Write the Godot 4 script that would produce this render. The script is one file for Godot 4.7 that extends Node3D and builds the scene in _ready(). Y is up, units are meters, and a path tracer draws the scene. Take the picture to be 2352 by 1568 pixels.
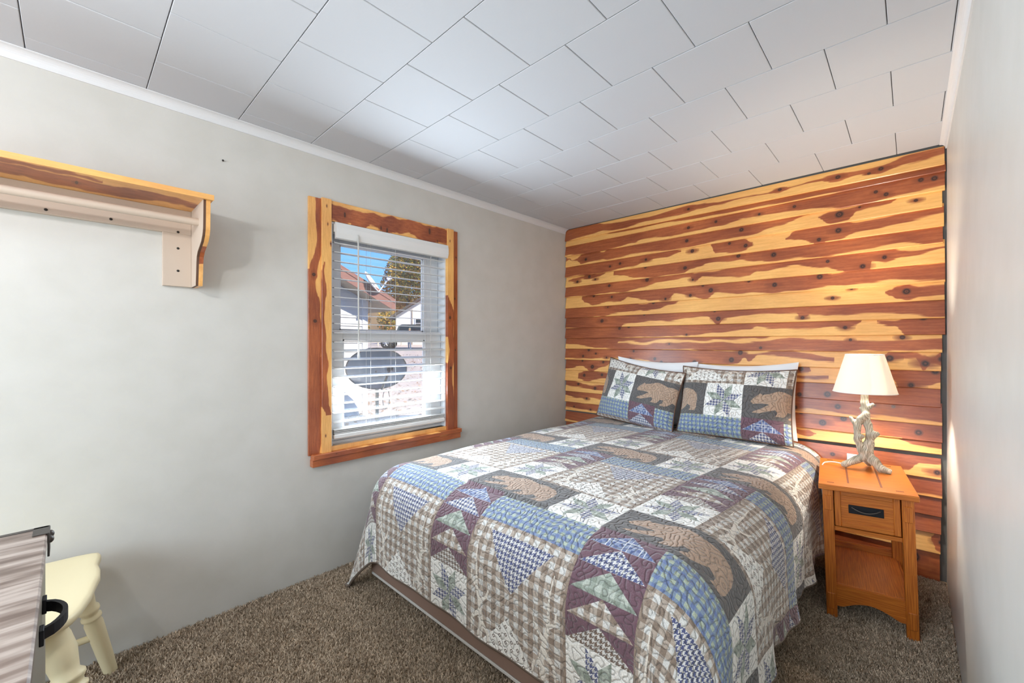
extends Node3D
# A small cabin bedroom: cedar-clad end wall, quilted bed, nightstand with a driftwood lamp,
# window with blinds to a sunlit yard. Metres, y up; the camera stands near the right wall.

const LEFT := -2.15      # inner face of the window wall
const RIGHT := 0.127     # inner face of the right wall
const BACK := -2.93      # mean face of the cedar boards
const FRONT := 1.9       # wall behind the camera
const HIGH := 2.135      # ceiling
const TILE := 0.3048

var M := {}
var taken := {}
var rng := RandomNumberGenerator.new()


# ---------------------------------------------------------------- mesh building
class MB:
	var v := PackedVector3Array()
	var n := PackedVector3Array()
	var t := PackedVector2Array()
	var c := PackedColorArray()
	var ix := PackedInt32Array()
	var tint := Color(1, 1, 1)
	var use_tint := false

	func tri(a: Vector3, b: Vector3, d: Vector3, ua := Vector2.ZERO, ub := Vector2.ZERO, ud := Vector2.ZERO) -> void:
		var nn := (b - a).cross(d - a).normalized()
		var k := v.size()
		v.append(a); v.append(b); v.append(d)
		n.append(nn); n.append(nn); n.append(nn)
		t.append(ua); t.append(ub); t.append(ud)
		if use_tint:
			c.append(tint); c.append(tint); c.append(tint)
		ix.append(k); ix.append(k + 2); ix.append(k + 1)

	# corners run counter-clockwise seen from outside
	func quad(a: Vector3, b: Vector3, d: Vector3, e: Vector3, ua := Vector2(0, 1), ub := Vector2(1, 1), ud := Vector2(1, 0), ue := Vector2(0, 0)) -> void:
		var nn := ((d - a).cross(e - b)).normalized()
		var k := v.size()
		v.append(a); v.append(b); v.append(d); v.append(e)
		n.append(nn); n.append(nn); n.append(nn); n.append(nn)
		t.append(ua); t.append(ub); t.append(ud); t.append(ue)
		if use_tint:
			c.append(tint); c.append(tint); c.append(tint); c.append(tint)
		ix.append(k); ix.append(k + 2); ix.append(k + 1)
		ix.append(k); ix.append(k + 3); ix.append(k + 2)

	# rows of points, smooth normals; wrap joins the last column to the first
	func grid(rows: Array, uvs: Array, wrap := false) -> void:
		var k := v.size()
		var h := rows.size()
		var w: int = rows[0].size()
		for j in h:
			for i in w:
				var p: Vector3 = rows[j][i]
				var il: Vector3 = rows[j][i - 1] if i > 0 else (rows[j][w - 2] if wrap else p)
				var ir: Vector3 = rows[j][i + 1] if i < w - 1 else (rows[j][1] if wrap else p)
				var ju: Vector3 = rows[maxi(j - 1, 0)][i]
				var jd: Vector3 = rows[mini(j + 1, h - 1)][i]
				var nn := (ir - il).cross(jd - ju)
				if nn.length_squared() < 1e-16:
					if j == 0: nn = (ir - il).cross(rows[1][i] - p)
					var jj: int = clampi(j, 1, h - 2)
					nn = (rows[jj][(i + 1) % w] - rows[jj][(i - 1 + w) % w]).cross(rows[jj + 1][i] - rows[jj - 1][i])
				v.append(p)
				n.append(nn.normalized())
				t.append(uvs[j][i])
				if use_tint: c.append(tint)
		for j in h - 1:
			for i in w - 1:
				var a := k + j * w + i
				ix.append(a); ix.append(a + w); ix.append(a + 1)
				ix.append(a + 1); ix.append(a + w); ix.append(a + w + 1)

	# box with grain along an axis: u runs along that axis, in metres; s is a shift of the grain
	func box(lo: Vector3, hi: Vector3, bev := 0.0, grain := 0, s := Vector2.ZERO) -> void:
		var g := (grain + 1) % 3
		if bev <= 0.0:
			for ax in 3:
				var b := (ax + 1) % 3
				var d := (ax + 2) % 3
				for side in 2:
					var p := []
					for q in [[0, 0], [1, 0], [1, 1], [0, 1]]:
						var x := Vector3.ZERO
						x[ax] = hi[ax] if side else lo[ax]
						x[b] = hi[b] if q[0] else lo[b]
						x[d] = hi[d] if q[1] else lo[d]
						p.append(x)
					if not side: p.reverse()
					var uv := []
					for x in p:
						uv.append(s + (Vector2(x[grain], x[3 - ax - grain]) if ax != grain else Vector2(x[b] * 0.4, x[d])))
					quad(p[0], p[1], p[2], p[3], uv[0], uv[1], uv[2], uv[3])
			return
		# faces, edge chamfers and corner chamfers
		var cx := func(ax: int, sx: int, sy: int, sz: int) -> Vector3:
			var q := Vector3(hi.x if sx else lo.x, hi.y if sy else lo.y, hi.z if sz else lo.z)
			var sg := [sx, sy, sz]
			for k in 3:
				if k != ax: q[k] += -bev if sg[k] else bev
			return q
		var tx := func(x: Vector3, ax: int) -> Vector2:
			return s + (Vector2(x[grain], x[3 - ax - grain]) if ax != grain else Vector2(x[g] * 0.4, x[(grain + 2) % 3]))
		var ctr := (lo + hi) * 0.5
		var add := func(pts: Array, ax: int) -> void:
			var mid := Vector3.ZERO
			for x in pts: mid += x
			mid /= pts.size()
			var nn: Vector3 = (pts[1] - pts[0]).cross(pts[2] - pts[0])
			if nn.dot(mid - ctr) < 0.0: pts.reverse()
			if pts.size() == 4:
				quad(pts[0], pts[1], pts[2], pts[3], tx.call(pts[0], ax), tx.call(pts[1], ax), tx.call(pts[2], ax), tx.call(pts[3], ax))
			else:
				tri(pts[0], pts[1], pts[2], tx.call(pts[0], ax), tx.call(pts[1], ax), tx.call(pts[2], ax))
		for ax in 3:
			var b := (ax + 1) % 3
			var d := (ax + 2) % 3
			for side in 2:
				var pts := []
				for q in [[0, 0], [1, 0], [1, 1], [0, 1]]:
					var sg := [0, 0, 0]
					sg[ax] = side; sg[b] = q[0]; sg[d] = q[1]
					pts.append(cx.call(ax, sg[0], sg[1], sg[2]))
				add.call(pts, ax)
			for q in [[0, 0], [1, 0], [1, 1], [0, 1]]:   # edges that run along ax
				var p0 := [0, 0, 0]
				p0[b] = q[0]; p0[d] = q[1]
				var p1 := p0.duplicate()
				p1[ax] = 1
				add.call([cx.call(b, p0[0], p0[1], p0[2]), cx.call(d, p0[0], p0[1], p0[2]), cx.call(d, p1[0], p1[1], p1[2]), cx.call(b, p1[0], p1[1], p1[2])], b)
		for k in 8:
			var sx := k & 1
			var sy := (k >> 1) & 1
			var sz := (k >> 2) & 1
			add.call([cx.call(0, sx, sy, sz), cx.call(1, sx, sy, sz), cx.call(2, sx, sy, sz)], 0)

	# a turned profile of [radius, height] pairs round the line from base along up
	func lathe(profile: Array, seg := 24, base := Vector3.ZERO, up := Vector3.UP, closed := true) -> void:
		var b := Basis(Quaternion(Vector3.UP, up.normalized()))
		var rows := []
		var uvs := []
		for p in profile:
			var r := []
			var q := []
			for i in seg + 1:
				var a := -TAU * i / seg
				r.append(base + b * Vector3(cos(a) * maxf(p[0], 0.0), p[1], sin(a) * maxf(p[0], 0.0)))
				q.append(Vector2(float(i) / seg, p[1]))
			rows.append(r); uvs.append(q)
		grid(rows, uvs, true)
		if closed:
			for e in [0, profile.size() - 1]:
				if profile[e][0] > 1e-5:
					var m: Vector3 = base + b * Vector3(0, profile[e][1], 0)
					var row: Array = rows[0] if e == 0 else rows[rows.size() - 1]
					for i in seg:
						if e == 0: tri(m, row[i + 1], row[i], Vector2(.5, .5), Vector2.ZERO, Vector2.ONE)
						else: tri(m, row[i], row[i + 1], Vector2(.5, .5), Vector2.ZERO, Vector2.ONE)

	# a round tube through points, radius may vary from start to end
	func tube(pts: Array, r0: float, r1 := -1.0, seg := 10, caps := true) -> void:
		if r1 < 0.0: r1 = r0
		var rows := []
		var uvs := []
		var side := Vector3.ZERO
		var along := 0.0
		for j in pts.size():
			var d: Vector3 = (pts[mini(j + 1, pts.size() - 1)] - pts[maxi(j - 1, 0)]).normalized()
			if side == Vector3.ZERO:
				side = d.cross(Vector3.UP if absf(d.y) < 0.9 else Vector3.RIGHT).normalized()
			else:
				side = (side - d * side.dot(d)).normalized()
			var o := d.cross(side)
			var r := lerpf(r0, r1, float(j) / maxf(1.0, pts.size() - 1.0))
			if j: along += (pts[j] - pts[j - 1]).length()
			var row := []
			var q := []
			for i in seg + 1:
				var a := TAU * i / seg
				row.append(pts[j] + (side * cos(a) + o * sin(a)) * r)
				q.append(Vector2(along, float(i) / seg))
			rows.append(row); uvs.append(q)
		grid(rows, uvs, true)
		if caps:
			for i in seg:
				tri(pts[-1], rows[-1][i], rows[-1][i + 1])
				tri(pts[0], rows[0][i + 1], rows[0][i])

	# polygon (2D, either winding) pushed along an axis; map turns (x, y, depth) into a point
	func prism(poly: PackedVector2Array, d0: float, d1: float, map: Callable, uv := Vector2.ONE) -> void:
		var p := poly.duplicate()
		if Geometry2D.is_polygon_clockwise(p): p.reverse()
		var tris := Geometry2D.triangulate_polygon(p)
		var x0: Vector3 = map.call(1, 0, 0) - map.call(0, 0, 0)
		var y0: Vector3 = map.call(0, 1, 0) - map.call(0, 0, 0)
		var z0: Vector3 = map.call(0, 0, 1) - map.call(0, 0, 0)
		var flip := x0.cross(y0).dot(z0) * (d1 - d0) < 0.0
		for e in 2:
			var d := d1 if e else d0
			for k in range(0, tris.size(), 3):
				var a := p[tris[k]]
				var b := p[tris[k + 1]]
				var q := p[tris[k + 2]]
				if (b - a).cross(q - a) < 0.0:
					var sw := b
					b = q
					q = sw
				if (e == 1) == flip:
					var sw2 := b
					b = q
					q = sw2
				tri(map.call(a.x, a.y, d), map.call(b.x, b.y, d), map.call(q.x, q.y, d), a * uv, b * uv, q * uv)
		for i in p.size():
			var a := p[i]
			var b := p[(i + 1) % p.size()]
			var q := [map.call(a.x, a.y, d0), map.call(b.x, b.y, d0), map.call(b.x, b.y, d1), map.call(a.x, a.y, d1)]
			if flip: q.reverse()
			quad(q[0], q[1], q[2], q[3], a * uv, b * uv, b * uv + Vector2(0, d1 - d0), a * uv + Vector2(0, d1 - d0))

	func sphere(at: Vector3, r: Vector3, seg := 16, rings := 10) -> void:
		var rows := []
		var uvs := []
		for j in rings + 1:
			var b := PI * j / rings
			var row := []
			var q := []
			for i in seg + 1:
				var a := TAU * i / seg
				row.append(at + Vector3(sin(b) * cos(a) * r.x, cos(b) * r.y, sin(b) * sin(a) * r.z))
				q.append(Vector2(float(i) / seg, float(j) / rings))
			rows.append(row); uvs.append(q)
		grid(rows, uvs, true)

	func mesh() -> ArrayMesh:
		var a := []
		a.resize(Mesh.ARRAY_MAX)
		a[Mesh.ARRAY_VERTEX] = v
		a[Mesh.ARRAY_NORMAL] = n
		a[Mesh.ARRAY_TEX_UV] = t
		if use_tint: a[Mesh.ARRAY_COLOR] = c
		a[Mesh.ARRAY_INDEX] = ix
		var m := ArrayMesh.new()
		m.add_surface_from_arrays(Mesh.PRIMITIVE_TRIANGLES, a)
		return m


# smooth union of tapered capsules [a, b, ra, rb], meshed as surface nets
func blob(caps: Array, cell: float, soft: float, mb: MB, paint = null, dent = null) -> void:
	var lo := Vector3.INF
	var hi := -Vector3.INF
	for c in caps:
		var r: float = maxf(c[2], c[3])
		lo = lo.min(c[0] - Vector3.ONE * r).min(c[1] - Vector3.ONE * r)
		hi = hi.max(c[0] + Vector3.ONE * r).max(c[1] + Vector3.ONE * r)
	lo -= Vector3.ONE * cell * 3.0
	hi += Vector3.ONE * cell * 3.0
	var nx := int(ceil((hi.x - lo.x) / cell)) + 1
	var ny := int(ceil((hi.y - lo.y) / cell)) + 1
	var nz := int(ceil((hi.z - lo.z) / cell)) + 1
	var f := PackedFloat32Array()
	f.resize(nx * ny * nz)
	f.fill(1.0)
	for c in caps:
		var a: Vector3 = c[0]
		var ab: Vector3 = c[1] - c[0]
		var l2: float = maxf(ab.length_squared(), 1e-9)
		var ra: float = c[2]
		var rb: float = c[3]
		var m: float = maxf(ra, rb) + soft + cell * 2.0
		var p0: Vector3 = ((a.min(c[1]) - Vector3.ONE * m - lo) / cell).floor()
		var p1: Vector3 = ((a.max(c[1]) + Vector3.ONE * m - lo) / cell).ceil()
		for z in range(maxi(int(p0.z), 0), mini(int(p1.z) + 1, nz)):
			for y in range(maxi(int(p0.y), 0), mini(int(p1.y) + 1, ny)):
				for x in range(maxi(int(p0.x), 0), mini(int(p1.x) + 1, nx)):
					var p := lo + Vector3(x, y, z) * cell
					var h := clampf((p - a).dot(ab) / l2, 0.0, 1.0)
					var d := (p - a - ab * h).length() - lerpf(ra, rb, h)
					var k := (z * ny + y) * nx + x
					var o := f[k]
					if o > 0.9:
						f[k] = d
					else:
						var w := clampf(0.5 + 0.5 * (o - d) / soft, 0.0, 1.0)
						f[k] = lerpf(o, d, w) - soft * w * (1.0 - w)
	if dent != null:
		for z in nz:
			for y in ny:
				for x in nx:
					var k := (z * ny + y) * nx + x
					if absf(f[k]) < cell * 3.0:
						f[k] += dent.call(lo + Vector3(x, y, z) * cell)
	var cellv := {}
	var base := mb.v.size()
	var corner := [0, 1, nx, nx + 1, nx * ny, nx * ny + 1, nx * ny + nx, nx * ny + nx + 1]
	var edges := [[0, 1], [2, 3], [4, 5], [6, 7], [0, 2], [1, 3], [4, 6], [5, 7], [0, 4], [1, 5], [2, 6], [3, 7]]
	for z in nz - 1:
		for y in ny - 1:
			for x in nx - 1:
				var k := (z * ny + y) * nx + x
				var s := 0
				for q in 8:
					if f[k + corner[q]] < 0.0: s |= 1 << q
				if s == 0 or s == 255: continue
				var sum := Vector3.ZERO
				var cnt := 0
				for e in edges:
					var f0 := f[k + corner[e[0]]]
					var f1 := f[k + corner[e[1]]]
					if (f0 < 0.0) == (f1 < 0.0): continue
					var w := f0 / (f0 - f1)
					var c0 := Vector3(e[0] & 1, (e[0] >> 1) & 1, (e[0] >> 2) & 1)
					var c1 := Vector3(e[1] & 1, (e[1] >> 1) & 1, (e[1] >> 2) & 1)
					sum += c0.lerp(c1, w)
					cnt += 1
				var g := Vector3(
					f[k + 1] + f[k + nx + 1] + f[k + nx * ny + 1] + f[k + nx * ny + nx + 1] - f[k] - f[k + nx] - f[k + nx * ny] - f[k + nx * ny + nx],
					f[k + nx] + f[k + nx + 1] + f[k + nx * ny + nx] + f[k + nx * ny + nx + 1] - f[k] - f[k + 1] - f[k + nx * ny] - f[k + nx * ny + 1],
					f[k + nx * ny] + f[k + nx * ny + 1] + f[k + nx * ny + nx] + f[k + nx * ny + nx + 1] - f[k] - f[k + 1] - f[k + nx] - f[k + nx + 1])
				cellv[k] = mb.v.size()
				var p := lo + (Vector3(x, y, z) + sum / cnt) * cell
				mb.v.append(p)
				mb.n.append(g.normalized())
				mb.t.append(Vector2(p.x + p.z * 0.7, p.y))
				if mb.use_tint: mb.c.append(paint.call(p) if paint != null else mb.tint)
	for k in cellv:
		for ax in 3:
			var step: int = [1, nx, nx * ny][ax]
			var u: int = [nx, nx * ny, 1][ax]
			var w: int = [nx * ny, 1, nx][ax]
			var inside := f[k] < 0.0
			if inside == (f[k + step] < 0.0): continue
			if not (cellv.has(k - u) and cellv.has(k - w) and cellv.has(k - u - w)): continue
			var q := [cellv[k], cellv[k - u], cellv[k - u - w], cellv[k - w]]
			if inside: q.reverse()
			for i in [0, 1, 2, 0, 2, 3]: mb.ix.append(q[i])


# ---------------------------------------------------------------- nodes
func numbered(called: String) -> String:
	taken[called] = taken.get(called, -1) + 1
	return called if taken[called] == 0 else "%s_%03d" % [called, taken[called]]


func put(mb: Variant, called: String, m: Material, parent: Node3D = null) -> MeshInstance3D:
	var o := MeshInstance3D.new()
	o.mesh = mb.mesh() if mb is MB else mb
	o.material_override = m
	if parent == null:
		o.name = numbered(called)
		add_child(o)
	else:
		o.name = called
		parent.add_child(o, true)
	return o


func thing(called: String, label: String, category: String, at := Vector3.ZERO, group := "") -> Node3D:
	var o := Node3D.new()
	o.name = numbered(called)
	add_child(o)
	o.position = at
	return tag(o, label, category, group)


func tag(o: Node3D, label: String, category: String, group := "") -> Node3D:
	o.set_meta("label", label)
	o.set_meta("category", category)
	if group: o.set_meta("group", group)
	return o


func structure(mb: Variant, called: String, m: Material, label := "") -> MeshInstance3D:
	var o := put(mb, called, m)
	o.set_meta("kind", "structure")
	if label: o.set_meta("label", label)
	return o


func one_box(lo: Vector3, hi: Vector3, bev := 0.0, grain := 0, s := Vector2.ZERO) -> MB:
	var b := MB.new()
	b.box(lo.min(hi), lo.max(hi), bev, grain, s)
	return b


# ---------------------------------------------------------------- textures and materials
func noise(freq: float, sd: int, octaves := 3, kind := FastNoiseLite.TYPE_SIMPLEX_SMOOTH) -> FastNoiseLite:
	var f := FastNoiseLite.new()
	f.noise_type = kind
	f.frequency = freq
	f.seed = sd
	f.fractal_octaves = octaves
	return f


# bytes of a noise picture w x h, made at w/sx x h/sy and stretched
func field(w: int, h: int, sx: int, sy: int, freq: float, sd: int, octaves := 3) -> PackedByteArray:
	var im := noise(freq, sd, octaves).get_seamless_image(w / sx, h / sy, false, false, 0.12, true)
	if sx > 1 or sy > 1: im.resize(w, h, Image.INTERPOLATE_CUBIC)
	im.convert(Image.FORMAT_L8)
	return im.get_data()


func to_texture(w: int, h: int, data: PackedByteArray, format := Image.FORMAT_RGB8) -> ImageTexture:
	return ImageTexture.create_from_image(Image.create_from_data(w, h, false, format, data))


# two-tone speckled or streaked texture
func mottle(w: int, h: int, sx: int, sy: int, freq: float, sd: int, a: Color, b: Color, octaves := 4, gain := 1.6) -> ImageTexture:
	var f := field(w, h, sx, sy, freq, sd, octaves)
	var d := PackedByteArray()
	d.resize(w * h * 3)
	for i in w * h:
		var k := clampf((f[i] / 255.0 - 0.5) * gain + 0.5, 0.0, 1.0)
		d[i * 3] = int(lerpf(a.r, b.r, k) * 255.0)
		d[i * 3 + 1] = int(lerpf(a.g, b.g, k) * 255.0)
		d[i * 3 + 2] = int(lerpf(a.b, b.b, k) * 255.0)
	return to_texture(w, h, d)


func mat(called: String, color: Color, rough := 0.6, metal := 0.0) -> StandardMaterial3D:
	var m := StandardMaterial3D.new()
	m.resource_name = called
	m.albedo_color = color
	m.roughness = rough
	m.metallic = metal
	M[called] = m
	return m


func rgb(r: int, g: int, b: int) -> Color:
	return Color(r / 255.0, g / 255.0, b / 255.0)


func height_of(m: StandardMaterial3D, tex: Texture2D, scale_cm: float) -> void:
	m.heightmap_enabled = true
	m.heightmap_texture = tex
	m.heightmap_scale = scale_cm
const BOARD_ENDS := [
	[2.134, 2.037, 2.126, 2.033],
	[2.037, 1.989, 2.033, 2.001],
	[1.989, 1.903, 2.001, 1.910],
	[1.903, 1.813, 1.910, 1.830],
	[1.813, 1.727, 1.830, 1.735],
	[1.727, 1.641, 1.735, 1.653],
	[1.641, 1.555, 1.653, 1.558],
	[1.555, 1.462, 1.558, 1.463],
	[1.462, 1.380, 1.463, 1.376],
	[1.380, 1.294, 1.376, 1.288],
	[1.294, 1.208, 1.288, 1.207],
	[1.208, 1.120, 1.207, 1.119],
	[1.120, 1.029, 1.119, 1.028],
	[1.029, 0.939, 1.028, 0.941],
	[0.939, 0.849, 0.941, 0.850],
	[0.849, 0.760, 0.850, 0.762],
	[0.760, 0.670, 0.762, 0.679],
	[0.670, 0.599, 0.679, 0.612],
	[0.599, 0.502, 0.612, 0.498],
	[0.502, 0.405, 0.498, 0.407],
	[0.405, 0.307, 0.407, 0.316],
	[0.307, 0.207, 0.316, 0.230],
	[0.207, 0.106, 0.230, 0.135],
	[0.106, 0.001, 0.135, 0.002],
]
const BOARD_GRAIN := [
	[[[-2,0,95,115,0,85,203,30,80,367,35,75,452,20,75,497,25,60,549,40,60,589,47,55,664,45,55,694,30,65,722,42,50,776,35,50,813,20,75,852,25,55,891,30,75,937,15,50,1001,10,42]], [457,45,3,694,45,3,815,45,4,894,50,4,873,62,2]],
	[[[-2,0,10,78,0,30,279,0,50,472,0,60,611,0,80,729,0,90,1001,0,95]], []],
	[[[-2,0,95,279,0,90,309,10,75,521,0,80,611,0,65,758,5,75,800,20,90,864,10,95,923,0,90,1001,0,85]], [457,50,3,535,45,3,646,50,3,726,45,3,885,50,2,903,70,3,960,35,3,981,40,4]],
	[[[-2,30,60,17,40,50,33,60,65,51,50,70,73,20,95,126,0,80,163,20,75,183,5,85,274,0,70,400,5,90,623,10,80,692,10,50,758,0,20],[776,40,50,800,25,90,833,20,80,852,20,40,879,10,35,909,0,40,929,5,15]], [91,60,5,452,50,4,602,40,5,818,50,6,952,45,3,856,30,1]],
	[[[-2,0,95,163,0,90,289,10,90,312,0,75,387,0,60,434,25,40],[521,10,30,535,0,70,579,0,80,597,5,80,630,45,65],[707,50,60,729,20,65,776,15,100,816,0,90,852,20,60,894,20,60,1001,15,50]], [190,60,2,228,50,3,321,50,5,468,40,4,571,30,3,613,55,4,778,80,4,816,50,5]],
	[[[14,50,55,40,40,60,77,25,50,105,10,60,147,20,45,170,18,26],[203,10,50,234,0,60,289,0,80,408,10,90,444,10,95,467,20,70,524,0,50,594,0,60,642,0,80,680,0,90,711,10,80,791,5,85,923,10,80,1001,5,90]], [55,60,4,105,35,5,131,60,3,318,20,3,447,60,5,594,30,4,680,50,6]],
	[[[-2,0,95,228,0,90,318,0,70,400,10,55,462,20,50,476,30,80,500,25,45,621,10,70,642,10,50,662,15,50,720,15,45,791,10,60,824,10,85,833,10,100,875,10,100,878,10,70,901,15,80,930,30,60,998,30,40]], [186,40,3,324,30,5,470,60,3,795,40,2,862,80,5,900,50,4]],
	[[[73,10,30,87,0,50,123,0,85,228,5,75,259,10,50,346,5,80,395,10,90,414,10,60,464,10,70,510,10,95,535,10,65,642,10,90,682,5,95,738,5,85,783,0,80,800,20,75,887,20,80,958,20,85,998,20,80]], [91,10,3,123,20,4,196,40,3,387,80,4,463,70,3,498,20,3,521,50,5,620,20,2,682,50,5,779,30,5]],
	[[[-2,0,95,163,0,95,203,5,85,274,10,80,306,20,70,346,10,65,400,10,45,449,15,20],[901,40,50,910,30,60,923,20,80,938,15,90,958,30,75,998,25,70]], [180,30,3,311,10,2,345,20,3,380,5,2,805,60,3,841,20,2,909,5,2,937,50,5,980,10,2]],
	[[[-2,0,90,228,0,95,244,0,80,374,0,60,510,0,50,542,0,100,560,0,60,621,0,60,731,5,55,742,0,85,760,5,60,841,0,70,916,5,75,998,5,90]], [158,50,5,314,20,3,531,20,2,542,65,5,744,75,3,839,10,2]],
	[[[-2,0,95,346,0,95,452,0,85,546,0,65,621,0,55,642,0,40,738,5,55,808,0,55,829,20,70,848,10,50,872,0,10],[887,30,40,916,30,50,937,15,90,958,0,95,998,20,100]], [225,30,3,259,20,3,452,80,2,829,55,4,964,15,6]],
	[[[-2,0,60,196,0,90,228,0,50,452,5,40,642,0,30,682,0,25,824,0,20,887,5,15],[95,60,70,212,60,95,374,60,95,642,45,95,808,40,95,887,50,95,998,30,90]], [398,60,2,650,80,2,839,40,2,930,30,3]],
	[[[-2,0,90,259,0,85,374,5,95,476,20,90,512,5,95,535,20,95,590,20,90,611,25,50,621,30,75,642,30,40,720,20,60,808,50,70],[901,30,60,913,5,50,930,0,40,951,20,40,964,30,95,977,40,70,998,20,80]], [102,25,3,133,50,2,80,70,3,177,75,3,277,30,3,268,80,3,352,75,4,374,95,4,476,90,5,577,70,5,599,30,4,909,45,5,930,8,4,967,65,6,992,45,5]],
	[[[-2,10,85,77,5,60,119,20,95,163,10,60,196,20,40],[327,10,40,360,5,50,408,40,50],[700,10,50,724,5,50,755,5,40,761,30,35],[724,60,70,797,55,70],[900,0,30,911,0,60,925,0,100,965,5,90,997,0,60]], [75,25,3,119,65,5,162,30,3,366,30,4,740,30,4,944,85,6,982,20,6]],
	[[[58,40,80,95,20,90,163,30,60,259,30,90,642,0,95,1001,0,100]], [84,50,5,157,40,4,795,70,5,737,80,4,929,10,2]],
	[[[-10,10,60,95,30,60,289,20,75,642,0,75,724,0,80,789,0,75,868,0,80,1001,0,85]], [58,40,3,130,60,3,728,70,5,815,50,5,883,30,2,915,30,3]],
	[[[-10,10,50,130,0,60,642,0,95,805,0,90,1001,0,100]], [95,60,3,740,20,3,785,60,5,826,30,4,956,60,6]],
	[[[-10,0,70,95,30,80,289,20,60],[691,30,50,713,30,50,755,30,80,772,50,60],[897,5,20,952,0,50,1001,0,70]], [40,60,3,112,70,3]],
	[[[-17,0,80,642,0,95,883,0,95,939,0,80,959,0,35,1001,0,25]], [985,65,5,805,50,4]],
	[[[-17,0,85,853,0,85,1001,0,85]], [925,40,4,737,50,4]],
	[[[-17,0,97,853,0,97,1001,0,97]], [933,40,4,772,50,4]],
	[[[-17,0,100,853,0,100,1001,0,100]], [942,40,4,805,50,4]],
	[[[-17,0,30,374,20,40,755,10,20],[976,40,60,985,10,90,1001,0,95]], [991,50,4]],
	[[[-17,0,100,1001,0,100]], [952,40,4]],
]


# cedar: one strip of a shared picture for every board; light sapwood with heartwood bands and knots
const STRIP := 48
const CEDAR_W := 1280
const EXTRA_GRAIN := [   # window and shelf timber: bands along the piece, then knots
	[[[0, 0, 45, 150, 0, 40, 300, 30, 100, 330, 45, 100, 420, 15, 100, 700, 0, 100, 1000, 5, 100]], [300, 60, 5, 480, 50, 5]],
	[[[250, 60, 70, 290, 70, 95, 360, 50, 100, 420, 70, 100, 470, 80, 100, 560, 55, 100, 650, 40, 100, 700, 50, 100, 800, 30, 100, 850, 10, 60]], [30, 50, 1, 100, 40, 1, 175, 10, 2, 930, 60, 1]],
	[[[0, 18, 92, 250, 20, 100, 300, 15, 80, 420, 20, 100, 520, 12, 90, 640, 5, 85, 800, 5, 100, 1000, 10, 92]], [100, 55, 5, 380, 80, 5, 430, 85, 5, 820, 40, 7, 900, 85, 3]],
	[[[330, 90, 100, 420, 0, 100, 520, 10, 100, 600, 0, 70, 700, 20, 100, 1000, 0, 100]], [440, 60, 6, 690, 50, 6, 60, 60, 1]],
	[[[0, 0, 100, 1000, 0, 100]], [130, 30, 3, 340, 50, 4, 600, 40, 4]],
	[[[0, 0, 100, 500, 10, 100, 1000, 0, 100]], [120, 40, 2]],
	[[[0, 0, 100, 1000, 5, 100]], []],
	[[[0, 0, 55, 90, 0, 60, 160, 0, 70, 200, 0, 50, 1000, 0, 40]], []],
	[[], []],
	[[[0, 20, 45, 300, 25, 50, 420, 30, 75, 700, 15, 70, 1000, 40, 60], [350, 75, 95, 700, 78, 92]], [640, 50, 2]],
	[[[600, 40, 80, 700, 20, 100, 760, 50, 90]], [650, 60, 2]],
]


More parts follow.
